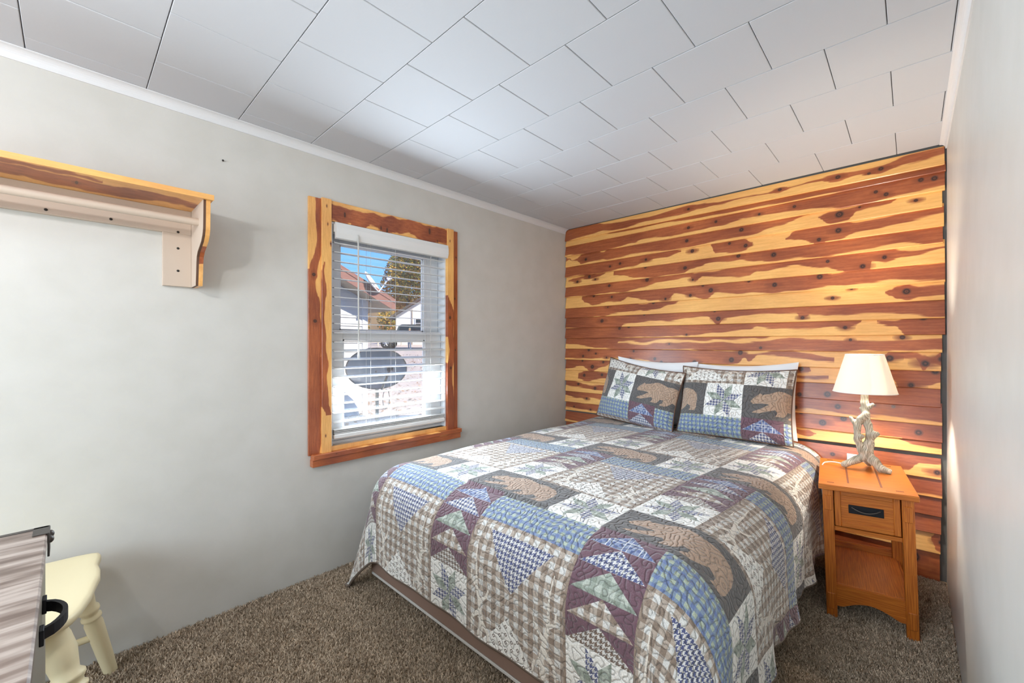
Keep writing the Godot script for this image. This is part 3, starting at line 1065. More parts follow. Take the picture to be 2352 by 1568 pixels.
# ---------------------------------------------------------------- window and blind
func window() -> void:
	var w := Node3D.new()
	w.name = "window_1"
	w.set_meta("kind", "structure")
	w.set_meta("label", "white sash window in a red cedar surround")
	add_child(w)
	var X := LEFT
	var n := BOARD_GRAIN.size()
	# cedar surround: flat outer boards, thicker strips on them, head board, stool and apron
	put(timber(Vector3(X, 0.612, -0.87), Vector3(X + 0.012, 1.888, -0.806), 0.001, 1, 2, n, 0, 1, true), "casing_board", M.cedar, w)
	put(timber(Vector3(X, 0.612, -0.914), Vector3(X + 0.024, 1.893, -0.866), 0.0012, 1, 2, n + 1, 0, 1, true), "casing_strip", M.cedar, w)
	put(timber(Vector3(X, 1.788, -1.648), Vector3(X + 0.016, 1.890, -0.912), 0.001, 2, 1, n + 2, 0, 1, true), "head_board", M.cedar, w)
	put(timber(Vector3(X, 0.612, -1.698), Vector3(X + 0.024, 1.893, -1.648), 0.0012, 1, 2, n + 3, 0, 1, true), "casing_strip", M.cedar, w)
	put(timber(Vector3(X, 0.612, -1.738), Vector3(X + 0.012, 1.888, -1.694), 0.001, 1, 2, n + 4, 0, 1, true), "casing_board", M.cedar, w)
	put(timber(Vector3(X, 0.592, -1.750), Vector3(X + 0.042, 0.616, -0.819), 0.0015, 2, 1, n + 5, 0, 1, true), "sill_board", M.cedar, w)
	put(timber(Vector3(X, 0.556, -1.746), Vector3(X + 0.034, 0.592, -0.817), 0.0015, 2, 1, n + 6, 0, 1, true), "apron", M.cedar, w)
	put(timber(Vector3(X - 0.06, 0.616, -1.648), Vector3(X + 0.012, 0.640, -0.918), 0.001, 2, 0, n + 7, 0, 1, true), "stool_board", M.cedar, w)
	# white reveal round the opening
	var b := MB.new()
	b.box(Vector3(X - 0.139, 0.64, -0.926), Vector3(X + 0.004, 1.786, -0.9175))
	b.box(Vector3(X - 0.139, 0.64, -1.6485), Vector3(X + 0.004, 1.786, -1.640))
	b.box(Vector3(X - 0.139, 1.776, -1.640), Vector3(X + 0.004, 1.7865, -0.926))
	b.box(Vector3(X - 0.139, 0.639, -1.640), Vector3(X - 0.03, 0.655, -0.926))
	put(b, "reveal", M.vinyl, w)
	# two sashes
	for s in [[X - 0.062, X - 0.036, 0.655, 1.235, 0.711, 1.186, -1.0, -1.518], [X - 0.096, X - 0.066, 1.188, 1.776, 1.235, 1.694, -0.996, -1.528]]:
		var f := MB.new()
		var za := -0.928
		var zb := -1.638
		f.box(Vector3(s[0], s[2], s[6]), Vector3(s[1], s[3], za), 0.002)
		f.box(Vector3(s[0], s[2], zb), Vector3(s[1], s[3], s[7]), 0.002)
		f.box(Vector3(s[0], s[2], s[7]), Vector3(s[1], s[4], s[6]), 0.002)
		f.box(Vector3(s[0], s[5], s[7]), Vector3(s[1], s[3], s[6]), 0.002)
		# glazing bead
		var m: float = (s[0] + s[1]) * 0.5
		for q in [[s[4], s[4] + 0.008, s[7], s[6]], [s[5] - 0.008, s[5], s[7], s[6]], [s[4], s[5], s[6] - 0.008, s[6]], [s[4], s[5], s[7], s[7] + 0.008]]:
			f.box(Vector3(m - 0.002, q[0], q[2]), Vector3(m + 0.009, q[1], q[3]), 0.0)
		var sash := put(f, "sash", M.vinyl, w)
		put(one_box(Vector3(m - 0.002, s[4], s[7]), Vector3(m + 0.001, s[5], s[6])), "pane", M.pane, sash)


func blind() -> void:
	var t := thing("window_blind", "white horizontal slat blind, open, over the cedar-framed window", "blind", Vector3(LEFT, 0, -1.283))
	var half := 0.352
	var b := MB.new()
	var prof := PackedVector2Array([Vector2(0.012, 1.700), Vector2(0.026, 1.704), Vector2(0.034, 1.730), Vector2(0.034, 1.757), Vector2(0.028, 1.783), Vector2(0.012, 1.787)])
	b.prism(prof, -half - 0.014, half - 0.004, func(x, y, d): return Vector3(x, y, d))
	put(b, "valance", M.blind, t)
	put(one_box(Vector3(-0.030, 1.735, -half), Vector3(0.012, 1.775, half)), "head_rail", M.blind, t)
	# slats: slightly bowed, a few degrees of tilt, three of them turned further
	var sl := MB.new()
	var rows := []
	var rows2 := []
	var uvs := []
	for k in 7:
		var a := -0.024 + 0.008 * k
		var bow := 0.0016 * (1.0 - pow(a / 0.024, 2.0))
		rows.append([Vector3(a, bow + 0.0013, -half), Vector3(a, bow + 0.0013, half)])
		rows2.append([Vector3(a, bow - 0.0013, half), Vector3(a, bow - 0.0013, -half)])
		uvs.append([Vector2.ZERO, Vector2.ONE])
	sl.grid(rows, uvs)
	sl.grid(rows2, uvs)
	for s in [-1.0, 1.0]:
		sl.quad(Vector3(s * 0.024, -0.0013, half * s), Vector3(s * 0.024, -0.0013, -half * s), Vector3(s * 0.024, 0.0013, -half * s), Vector3(s * 0.024, 0.0013, half * s))
	var slat := sl.mesh()
	var y := 1.682
	var k2 := 0
	while y > 0.74:
		var o := put(slat, "slat", M.blind, t)
		o.position = Vector3(-0.010, y, 0)
		var tilt := -0.062 + 0.018 * sin(k2 * 2.1)
		if y < 1.14 and y > 0.98: tilt = -0.19
		o.rotation.z = tilt
		o.rotation.x = 0.004 * sin(k2 * 1.3)
		y -= 0.0462
		k2 += 1
	for j in 3:   # slats gathered on the bottom rail
		var o := put(slat, "slat", M.blind, t)
		o.position = Vector3(-0.010, 0.703 + j * 0.008, 0)
	b = MB.new()
	b.box(Vector3(-0.036, 0.672, -half), Vector3(0.016, 0.699, half), 0.006)
	put(b, "bottom_rail", M.blind, t)
	b = MB.new()
	b.tube([Vector3(0.036, 1.735, half - 0.118), Vector3(0.037, 1.105, half - 0.120)], 0.0045, 0.0045, 8)
	b.lathe([[0.0045, 0.0], [0.007, 0.012], [0.004, 0.03]], 8, Vector3(0.037, 1.085, half - 0.120))
	put(b, "tilt_wand", M.cord, t)
	for z in [half - 0.20, 0.0, -half + 0.11]:
		for x in [0.0155, -0.036]:
			b = MB.new()
			b.tube([Vector3(x, 1.74, z), Vector3(x, 0.69, z)], 0.0009, 0.0009, 5, false)
			put(b, "ladder_cord", M.cord, t)


# ---------------------------------------------------------------- bed
const TOP := 0.59
const QR := 0.18        # rounding of the mattress edge under the quilt
const QFX0 := -1.75     # flat part of the quilt's top
const QFX1 := -0.50
const QFZ := -1.13


func drape(s: float, t: float) -> Vector3:
	var ds := maxf(QFX0 - s, s - QFX1)
	var side := -1.0 if s < -1.1 else 1.0
	var dt := t - QFZ
	var a := maxf(ds, 0.0)
	var c := maxf(dt, 0.0)
	var r := sqrt(a * a + c * c)
	var px := clampf(s, QFX0, QFX1)
	var pz := minf(t, QFZ)
	var puff := 0.006 * sin(s * 9.0 + t * 3.0) * sin(t * 7.0 - s * 2.0)
	if r <= 0.0: return Vector3(px, TOP + puff * 0.6 + 0.012 * (1.0 - pow((s + 1.125) / 0.625, 2.0)), pz)
	var arc := QR * PI / 2
	var out: float
	var down: float
	if r < arc:
		out = QR * sin(r / QR)
		down = QR * (1.0 - cos(r / QR))
	else:
		out = QR
		down = QR + r - arc
	var phi := atan2(c, a)
	var hang := clampf((r - arc) / 0.3, 0.0, 1.6)
	if a > 0.0 and c > 0.0:
		# the spare cloth of a corner stands out in a fold
		var lobe := pow(sin(2.0 * phi), 1.5)
		if side < 0.0: out += 0.085 * lobe * hang - 0.02 * hang * pow(sin(4.0 * phi), 2.0)
		else: out += (0.10 * lobe + 0.035 * sin(8.0 * phi) * sin(2.0 * phi)) * hang
	elif c > 0.0:
		out += (0.006 * sin(s * 11.0) + 0.004 * sin(s * 23.0 + 1.0)) * hang
	else:
		out += (0.022 * sin(t * 17.0 + 0.6) + 0.010 * sin(t * 37.0)) * hang * hang * smoothstep(-1.0, -1.35, t)
		if side > 0.0: out += 0.012 * hang
	var y := maxf(TOP + puff * (1.0 - clampf(down * 6.0, 0.0, 1.0)) - down, 0.016)
	return Vector3(px + side * out * cos(phi), y, pz + out * sin(phi))


func bed() -> void:
	var t := thing("bed", "queen bed with a brown fabric box spring and white mattress under the quilt", "bed", Vector3(-1.115, 0, -1.92))
	put(one_box(Vector3(-0.75, 0.078, -0.985), Vector3(0.75, 0.30, 0.935), 0.012), "box_spring", M.box_spring, t)
	put(one_box(Vector3(-0.745, 0.069, 0.917), Vector3(0.745, 0.080, 0.930), 0.002), "edge_strip", M.box_strip, t)
	put(one_box(Vector3(-0.76, 0.30, -0.985), Vector3(0.76, 0.565, 0.945), 0.10), "mattress", M.mattress, t)
	put(one_box(Vector3(-0.72, 0.055, -0.96), Vector3(0.72, 0.070, 0.90), 0.002), "frame", M.black_iron, t)
	for x in [-0.66, 0.66]:
		for z in [-0.85, 0.80]:
			var b := MB.new()
			b.lathe([[0.018, 0.0], [0.022, 0.01], [0.014, 0.02], [0.014, 0.056]], 12, Vector3(x, 0, z))
			put(b, "leg", M.black_iron, t)
	# the quilt
	var q := thing("quilt", "patchwork-print quilt with bears, stars and antlers spread over the bed", "quilt", Vector3.ZERO)
	var s0 := QFX0 - QR * PI / 2 - 0.22
	var s1 := QFX1 + QR * PI / 2 + 0.25
	var t0 := -2.895
	var t1 := QFZ + QR * PI / 2 + 0.235
	var ns := 190
	var nt := 190
	var rows := []
	var uvs := []
	for j in ns + 1:
		var r := []
		var u := []
		var s := lerpf(s0, s1, float(j) / ns)
		for i in nt + 1:
			var tt := lerpf(t0, t1, float(i) / nt)
			# hem wanders a little
			r.append(drape(s, tt))
			u.append(Vector2((s + 0.08 * minf(tt + 1.33, 0.0) + 1.33) / QX, (tt + 1.33) / QY))
		rows.append(r)
		uvs.append(u)
	var b := MB.new()
	b.grid(rows, uvs)
	var normals := b.n
	put(b, "cover", M.quilt, q)
	var under := []
	for j in range(ns, -1, -1):
		var r := []
		for i in nt + 1:
			r.append(rows[j][i] - normals[j * (nt + 1) + i] * 0.009)
		under.append(r)
	b = MB.new()
	b.grid(under, uvs)
	put(b, "backing", M.quilt_back, q)
	b = MB.new()
	var edge := []
	for i in range(0, nt + 1): edge.append(rows[0][i] - normals[i] * 0.0045)
	for j in range(1, ns + 1): edge.append(rows[j][nt] - normals[j * (nt + 1) + nt] * 0.0045)
	for i in range(nt - 1, -1, -1): edge.append(rows[ns][i] - normals[ns * (nt + 1) + i] * 0.0045)
	b.tube(edge, 0.0062, 0.0062, 6)
	put(b, "binding", M.binding, q)


func pillow_shape(w: float, h: float, th: float, back: bool, u0 := 0.0, v0 := 0.0, sag := 0.0) -> Array:
	var rows := []
	var uvs := []
	var n := 44
	for j in n + 1:
		var r := []
		var q := []
		var bb := -1.0 + 2.0 * j / n
		for i in n + 1:
			var aa := -1.0 + 2.0 * i / n
			if back: aa = -aa
			var x := aa * w * 0.5 * (1.0 - 0.055 * (1.0 - pow(absf(bb), 2.0)) * pow(absf(aa), 3.0))
			var y := bb * h * 0.5 * (1.0 - 0.10 * (1.0 - pow(absf(aa), 2.0)) * pow(absf(bb), 3.0) * (1.0 if bb > 0 else 0.25))
			var full := pow(maxf(0.0, (1.0 - pow(absf(aa), 2.4)) * (1.0 - pow(absf(bb), 2.4))), 0.5)
			var z := th * 0.5 * full * (1.0 - 0.22 * bb)
			z += 0.006 * sin(aa * 5.0 + bb * 3.0 + u0 * 20.0) * full + 0.004 * sin(aa * 11.0 - bb * 7.0) * full
			y += sag * aa * (1.0 + bb) * 0.5
			r.append(Vector3(x, y + h * 0.5, -z if back else z))
			q.append(Vector2((u0 + (aa + 1.0) * 0.5 * w) / QX, (v0 + (1.0 - bb) * 0.5 * h) / QY))
		rows.append(r)
		uvs.append(q)
	return [rows, uvs]


func pillow(called: String, label: String, group: String, at: Vector3, yaw: float, lean: float, w: float, h: float, th: float, m: Material, u0 := 0.0, v0 := 0.0, sag := 0.0, roll := 0.0) -> void:
	var t := thing(called, label, "pillow", at, group)
	t.rotation = Vector3(-lean, yaw, roll)
	t.rotation_order = EULER_ORDER_YXZ
	var f := pillow_shape(w, h, th, false, u0, v0, sag)
	var k := pillow_shape(w, h, th, true, u0, v0, sag)
	var b := MB.new()
	b.grid(f[0], f[1])
	put(b, "front", m, t)
	b = MB.new()
	b.grid(k[0], k[1])
	put(b, "back", M.quilt_back if called == "pillow_sham" else m, t)
	if called == "pillow_sham":
		var n: int = f[0].size() - 1
		var e := []
		for i in n + 1: e.append(f[0][0][i])
		for j in range(1, n + 1): e.append(f[0][j][n])
		for i in range(n - 1, -1, -1): e.append(f[0][n][i])
		for j in range(n - 1, -1, -1): e.append(f[0][j][0])
		b = MB.new()
		b.tube(e, 0.0042, 0.0042, 6)
		put(b, "piping", M.ply_edge, t)


func pillows() -> void:
	pillow("bed_pillow", "plain white pillow standing behind the left sham against cedar boards", "white pillows", Vector3(-1.32, 0.606, -2.845), -0.03, 0.06, 0.60, 0.45, 0.09, M.white_cotton, 0, 0, -0.012)
	pillow("bed_pillow", "plain white pillow standing behind the right sham, nearer the lamp", "white pillows", Vector3(-0.755, 0.606, -2.850), 0.0, 0.06, 0.58, 0.44, 0.09, M.white_cotton, 0, 0, 0.012)
	pillow("pillow_sham", "quilted sham farther from the lamp, star block left of its brown bear", "quilted shams", Vector3(-1.42, 0.604, -2.70), -0.20, 0.30, 0.66, 0.43, 0.15, M.sham, 0.30, -0.088, -0.028, -0.05)
	pillow("pillow_sham", "quilted sham nearer the lamp, star block between two cropped brown bears", "quilted shams", Vector3(-0.775, 0.604, -2.685), 0.03, 0.30, 0.63, 0.43, 0.15, M.sham, 0.25, -0.116, 0.0, 0.0)


# ---------------------------------------------------------------- nightstand and lamp
func nightstand() -> void:
	var t := thing("nightstand", "honey oak mission-style nightstand with one drawer and open shelf", "nightstand", Vector3(-0.143, 0, -2.475))
	t.rotation = Vector3(0, 0.115, 0.030)
	var hw := 0.157
	var hd := 0.255
	# top: middle boards between two long rails, butterfly slots of darker wood
	var top := put(one_box(Vector3(-hw, 0.550, -hd), Vector3(hw, 0.5715, hd), 0.002, 0), "top", M.oak, t)
	var s := Vector2(0.3, 0.2)
	put(one_box(Vector3(-hw + 0.001, 0.571, 0.19), Vector3(hw - 0.001, 0.5722, hd - 0.002), 0.0, 0, s), "rail_inlay", M.oak, top)
	for x in [-0.055, 0.052]:
		put(one_box(Vector3(x - 0.0035, 0.571, -0.175), Vector3(x + 0.0035, 0.5722, 0.189), 0.0, 2), "inlay_line", M.oak_inlay, top)
	for x in [-0.115, 0.105]:
		for z in [0.212, -0.222]:
			put(one_box(Vector3(x - 0.012, 0.5715, z - 0.005), Vector3(x + 0.012, 0.5728, z + 0.005), 0.0, 0), "inlay_plug", M.oak_inlay, top)
	for k in 4:
		var sx := -1.0 if k % 2 == 0 else 1.0
		var sz := 1.0 if k < 2 else -1.0
		var a := Vector3(0.1075 * sx, 0, 0.190 * sz)
		var b2 := Vector3(0.1445 * sx, 0.551, 0.227 * sz)
		var leg := put(one_box(a, b2, 0.002, 1, Vector2(0.37 * k, 0.21 * k)), "leg", M.oak, t)
		if sz > 0:
			for y in [[0.458, 0.520], [0.042, 0.108]]:
				put(one_box(Vector3(0.113 * sx, y[0], 0.226), Vector3(0.139 * sx, y[1], 0.2315), 0.002, 1, Vector2(0.1, 0.5)), "raised_pad", M.oak, leg)
	# case
	put(one_box(Vector3(-0.112, 0.378, -0.19), Vector3(-0.124, 0.55, 0.19), 0.0, 2), "side_panel", M.oak, t)
	put(one_box(Vector3(0.112, 0.378, -0.19), Vector3(0.124, 0.55, 0.19), 0.0, 2), "side_panel", M.oak, t)
	put(one_box(Vector3(-0.1075, 0.378, -0.205), Vector3(0.1075, 0.55, -0.193), 0.0, 0), "back_panel", M.oak, t)
	put(one_box(Vector3(-0.1075, 0.372, -0.19), Vector3(0.1075, 0.390, 0.216), 0.0015, 0, Vector2(0.7, 0.1)), "drawer_rail", M.oak, t)
	# drawer: frame round a flat panel, black plate with a bail
	var dr := put(one_box(Vector3(-0.1045, 0.3935, 0.198), Vector3(0.1045, 0.5465, 0.214), 0.001, 0, Vector2(0.2, 0.6)), "drawer_front", M.oak, t)
	put(one_box(Vector3(-0.1045, 0.3935, 0.212), Vector3(-0.083, 0.5465, 0.2195), 0.002, 1), "frame_stile", M.oak, dr)
	put(one_box(Vector3(0.083, 0.3935, 0.212), Vector3(0.1045, 0.5465, 0.2195), 0.002, 1, Vector2(0.5, 0.5)), "frame_stile", M.oak, dr)
	put(one_box(Vector3(-0.083, 0.3935, 0.212), Vector3(0.083, 0.415, 0.2195), 0.002, 0), "frame_rail", M.oak, dr)
	put(one_box(Vector3(-0.083, 0.525, 0.212), Vector3(0.083, 0.5465, 0.2195), 0.002, 0, Vector2(0.4, 0.3)), "frame_rail", M.oak, dr)
	put(one_box(Vector3(-0.058, 0.455, 0.2135), Vector3(0.054, 0.490, 0.2175), 0.001), "handle_plate", M.black_iron, dr)
	var b := MB.new()
	var arc := []
	for k in 9:
		var f := k / 8.0
		arc.append(Vector3(lerpf(-0.047, 0.043, f), 0.4805 - 0.013 * sin(PI * f), 0.2185 + 0.012 * pow(sin(PI * f), 0.5)))
	b.tube(arc, 0.0028, 0.0028, 8)
	put(b, "handle_bail", M.dark_steel, dr)
	put(one_box(Vector3(-0.10, 0.40, -0.18), Vector3(0.10, 0.52, 0.198)), "drawer_box", M.oak_inlay, t)
	# low shelf, arched apron, side stretchers
	put(one_box(Vector3(-0.122, 0.134, -0.215), Vector3(0.122, 0.147, 0.207), 0.001, 2), "shelf", M.oak, t)
	var arch := PackedVector2Array([Vector2(-0.1075, 0.143), Vector2(-0.1075, 0.056), Vector2(-0.095, 0.055)])
	for k in 11:
		var f := k / 10.0
		arch.append(Vector2(lerpf(-0.085, 0.085, f), 0.058 + 0.030 * sin(PI * f)))
	arch.append(Vector2(0.095, 0.055)); arch.append(Vector2(0.1075, 0.056)); arch.append(Vector2(0.1075, 0.143))
	b = MB.new()
	b.prism(arch, 0.203, 0.219, func(x, y, d): return Vector3(x, y, d))
	put(b, "arched_apron", M.oak, t)
	for x in [-0.132, 0.120]:
		put(one_box(Vector3(x, 0.075, -0.19), Vector3(x + 0.012, 0.140, 0.19), 0.001, 2), "side_stretcher", M.oak, t)
	put(one_box(Vector3(-0.1075, 0.075, -0.219), Vector3(0.1075, 0.175, -0.205), 0.001, 0), "back_stretcher", M.oak, t)


func lamp() -> void:
	var t := thing("table_lamp", "driftwood branch table lamp with a lit white cone shade on the nightstand", "lamp", Vector3(-0.158, 0.572, -2.565))
	var k := 1.08
	var P := func(x: float, y: float, z := 0.0) -> Vector3: return Vector3(x, y * k, z)
	var caps := []
	var chain := func(pts: Array, rad: Array) -> void:
		for i in pts.size() - 1: caps.append([pts[i], pts[i + 1], rad[i], rad[i + 1]])
	chain.call([P.call(.008, .062), P.call(-.030, .040, .015), P.call(-.070, .017, .030)], [.020, .0155, .0145])
	chain.call([P.call(.010, .062), P.call(.036, .045, .012), P.call(.058, .021, .020), P.call(.084, .014, .018)], [.022, .019, .015, .0135])
	chain.call([P.call(.008, .062), P.call(.010, .03, -.045), P.call(.013, .012, -.082)], [.016, .013, .011])
	chain.call([P.call(.009, .062), P.call(.017, .115), P.call(.022, .155), P.call(.013, .197), P.call(.005, .238), P.call(.001, .29), P.call(0, .345)], [.023, .018, .0155, .014, .0135, .0135, .0145])
	chain.call([P.call(.004, .066, .006), P.call(-.011, .086, .010), P.call(-.024, .131, .012), P.call(-.025, .180, .012), P.call(-.014, .221, .012), P.call(.010, .247, .014)], [.015, .0135, .013, .0125, .012, .0115])
	chain.call([P.call(-.026, .186, .012), P.call(-.036, .204, .013), P.call(-.049, .222, .012)], [.009, .008, .0075])
	chain.call([P.call(.005, .262, .004), P.call(.018, .277, .010), P.call(.030, .288, .012)], [.009, .0085, .007])
	chain.call([P.call(-.002, .255), P.call(-.013, .266, .002)], [.007, .0055])
	chain.call([P.call(.022, .146, .004), P.call(.032, .153, .008), P.call(.043, .163, .010)], [.0105, .0105, .012])
	chain.call([P.call(-.020, .137, .014), P.call(-.008, .146, .022), P.call(-.004, .149, .024)], [.008, .0075, .007])
	caps.append([P.call(.010, .087, .017), P.call(.010, .087, .020), .0075, .007])
	var b := MB.new()
	var nz := noise(110.0, 5, 2)
	blob(caps, 0.0032, 0.010, b, null, func(p: Vector3) -> float: return 0.0016 * nz.get_noise_3d(p.x * 1.6, p.y * 0.28, p.z * 1.6))
	put(b, "branch_base", M.driftwood, t)
	# socket, bulb, shade
	b = MB.new()
	b.lathe([[.008, .368], [.014, .372], [.014, .41], [.012, .415]], 14)
	put(b, "socket", M.dark_steel, t)
	b = MB.new()
	b.lathe([[.011, .415], [.014, .425], [.026, .455], [.028, .470], [.022, .490], [.010, .499], [0, .501]], 16)
	put(b, "bulb", M.bulb, t)
	lit(OmniLight3D.new(), "bulb_light", Vector3(0, .462, 0), Color(1.0, 0.96, 0.90), 0.48, 0.025, t)
	b = MB.new()
	b.lathe([[.1180, .364], [.1185, .364], [.0715, .540], [.0700, .540], [.1165, .366], [.1180, .364]], 48, Vector3.ZERO, Vector3.UP, false)
	var sh := put(b, "shade", M.lamp_shade, t)
	for e in [[.1182, .364], [.0712, .540]]:
		var ring := []
		for i in 41: ring.append(Vector3(cos(TAU * i / 40) * e[0], e[1], sin(TAU * i / 40) * e[0]))
		b = MB.new()
		b.tube(ring, 0.0016, 0.0016, 6, false)
		put(b, "shade_rim", M.white_cotton, sh)
	for i in 3:   # spider that carries the shade
		var a := TAU * i / 3.0
		b = MB.new()
		b.tube([Vector3(0, .505, 0), Vector3(cos(a) * .0705, .533, sin(a) * .0705)], 0.0012, 0.0012, 5)
		put(b, "spider_arm", M.dark_steel, t)
	# white flex over the table edge and down behind it
	b = MB.new()
	var c := Curve3D.new()
	for p in [Vector3(-.060, .010, .0), Vector3(-.10, .012, -.012), Vector3(-.135, .010, -.006), Vector3(-.158, -.006, .01), Vector3(-.163, -.08, .02), Vector3(-.150, -.25, .0), Vector3(-.140, -.42, -.03), Vector3(-.145, -.555, -.09)]:
		c.add_point(p)
	for i in c.point_count:
		var d := (c.get_point_position(mini(i + 1, c.point_count - 1)) - c.get_point_position(maxi(i - 1, 0))) * 0.18
		c.set_point_in(i, -d); c.set_point_out(i, d)
	b.tube(Array(c.tessellate(4, 3)), 0.0026, 0.0026, 7)
	put(b, "cord", M.outlet, t)


# ---------------------------------------------------------------- shelf with hanging rail
func wall_shelf() -> void:
	var t := thing("wall_shelf", "cedar wall shelf with a beige hanging rod and curved end bracket", "shelf", Vector3(LEFT, 0, 0))
	var n := BOARD_GRAIN.size()
	var far := 0.62
	var b := timber(Vector3(0, 1.701, -0.374), Vector3(0.250, 1.7195, far), 0.0012, 2, 0, n + 9, 0.0, 1.0, true)
	put(b, "top_board", M.cedar, t)
	put(timber(Vector3(0.2495, 1.7005, -0.3745), Vector3(0.2525, 1.720, far), 0.0005, 2, 1, n + 8), "front_lipping", M.cedar, t)
	put(one_box(Vector3(0, 1.604, -0.343), Vector3(0.020, 1.701, far), 0.0015), "back_rail", M.shelf_paint, t)
	b = MB.new()
	b.tube([Vector3(0.152, 1.632, -0.3435), Vector3(0.152, 1.632, far)], 0.0140, 0.0140, 20)
	put(b, "hanging_rod", M.shelf_paint, t)
	var prof := PackedVector2Array([Vector2(0, 1.701), Vector2(0, 1.393), Vector2(.097, 1.393), Vector2(.103, 1.43), Vector2(.111, 1.485), Vector2(.118, 1.505), Vector2(.135, 1.521), Vector2(.170, 1.537), Vector2(.200, 1.552), Vector2(.220, 1.572), Vector2(.229, 1.592), Vector2(.232, 1.615), Vector2(.236, 1.701)])
	var map := func(x, y, d): return Vector3(x, y, d)
	for e in [[-0.343, 1.0], [far - 0.03, 1.0]]:
		var z: float = e[0]
		b = MB.new()
		b.prism(prof, z - 0.0015, z, map)
		var br := put(b, "bracket", M.shelf_paint, t)
		b = MB.new()
		b.prism(prof, z - 0.0095, z - 0.0015, map)
		put(b, "ply_core", M.ply_edge, br)
		b = MB.new()
		b.prism(prof, z - 0.0235, z - 0.0095, map)
		for i in b.v.size():
			var p := b.v[i]
			b.t[i] = Vector2(0.2 + (1.72 - p.y) * 2.2, strip_v(n + 10, clampf(p.x * 3.5 + (p.z - z) * 6.0, 0.05, 0.95)))
		put(b, "cedar_face", M.cedar, br)
		var sgn := 1.0 if z < 0 else -1.0
		put(one_box(Vector3(0, 1.393, z), Vector3(0.0185, 1.604, z + 0.091 * sgn), 0.001), "wall_plate", M.shelf_paint, t)
	for p in [Vector3(.0203, 1.618, .055), Vector3(.0203, 1.620, -.105), Vector3(.0203, 1.610, -.30), Vector3(.0188, 1.545, -.300), Vector3(.0188, 1.455, -.300)]:
		b = MB.new()
		b.lathe([[0.0048, 0.0], [0.0045, 0.001], [0.002, 0.0016], [0, 0.0012]], 10, p, Vector3.RIGHT)
		put(b, "screw_head", M.screw, t)


# ---------------------------------------------------------------- stool and chest, bottom left
func turned_leg(foot: Vector3, head: Vector3, r: float) -> MB:
	var b := MB.new()
	var l := (head - foot).length()
	var prof := []
	for p in [[0.62, 0.0], [0.72, 0.01], [0.80, 0.15], [0.90, 0.40], [0.95, 0.52], [0.80, 0.555], [1.02, 0.575], [1.02, 0.59], [0.82, 0.605], [0.84, 0.62], [1.06, 0.645], [1.06, 0.665], [0.80, 0.69], [0.86, 0.73], [1.02, 0.82], [0.92, 0.92], [0.70, 1.0]]:
		prof.append([r * p[0], l * p[1]])
	b.lathe(prof, 24, foot, head - foot)
	return b


func stool() -> void:
	var t := thing("stool", "cream painted wooden stool with scalloped seat and turned splayed legs", "stool", Vector3(-1.84, 0, 0.17))
	# outline of the sculpted seat, half of it measured from the middle line
	var half := [Vector2(-.255, 0), Vector2(-.258, .10), Vector2(-.252, .19), Vector2(-.238, .236), Vector2(-.215, .246), Vector2(-.18, .243), Vector2(-.13, .236), Vector2(-.085, .240), Vector2(-.03, .238), Vector2(.03, .226), Vector2(.10, .214), Vector2(.17, .193), Vector2(.215, .165), Vector2(.243, .115), Vector2(.256, .05), Vector2(.258, 0)]
	var c := Curve2D.new()
	for i in half.size():
		var d: Vector2 = (half[mini(i + 1, half.size() - 1)] - half[maxi(i - 1, 0)]) * 0.17
		c.add_point(half[i], -d, d)
	var pts := Array(c.tessellate(2, 6))
	var ring := []
	for p in pts: ring.append(Vector2(p.x, -p.y))
	for i in range(pts.size() - 2, 0, -1): ring.append(Vector2(pts[i].x, pts[i].y))
	ring.append(ring[0])
	var rows := []
	var uvs := []
	for e in [[0.0, .398], [.9, .398], [.965, .402], [1.0, .412], [1.0, .424], [.985, .430], [.95, .4325], [.84, .431], [.78, .427], [.5, .4235], [.2, .424], [0.0, .424]]:
		var r := []
		var u := []
		for p in ring:
			r.append(Vector3(p.x * e[0], e[1], p.y * e[0]))
			u.append(Vector2(p.x, p.y) * e[0])
		rows.append(r); uvs.append(u)
	for r in rows: r.reverse()
	for u in uvs: u.reverse()
	var b := MB.new()
	b.grid(rows, uvs, true)
	put(b, "seat", M.cream_paint, t)
	for s in [-1.0, 1.0]:
		put(turned_leg(Vector3(-.215, 0, .272 * s), Vector3(-.150, .405, .185 * s), 0.026), "leg", M.cream_paint, t)
		put(turned_leg(Vector3(.262, 0, .225 * s), Vector3(.165, .405, .135 * s), 0.035), "leg", M.cream_paint, t)
	b = MB.new()
	b.tube([Vector3(-.187, .16, .240), Vector3(-.187, .16, -.240)], 0.011, 0.011, 12)
	put(b, "stretcher", M.cream_paint, t)


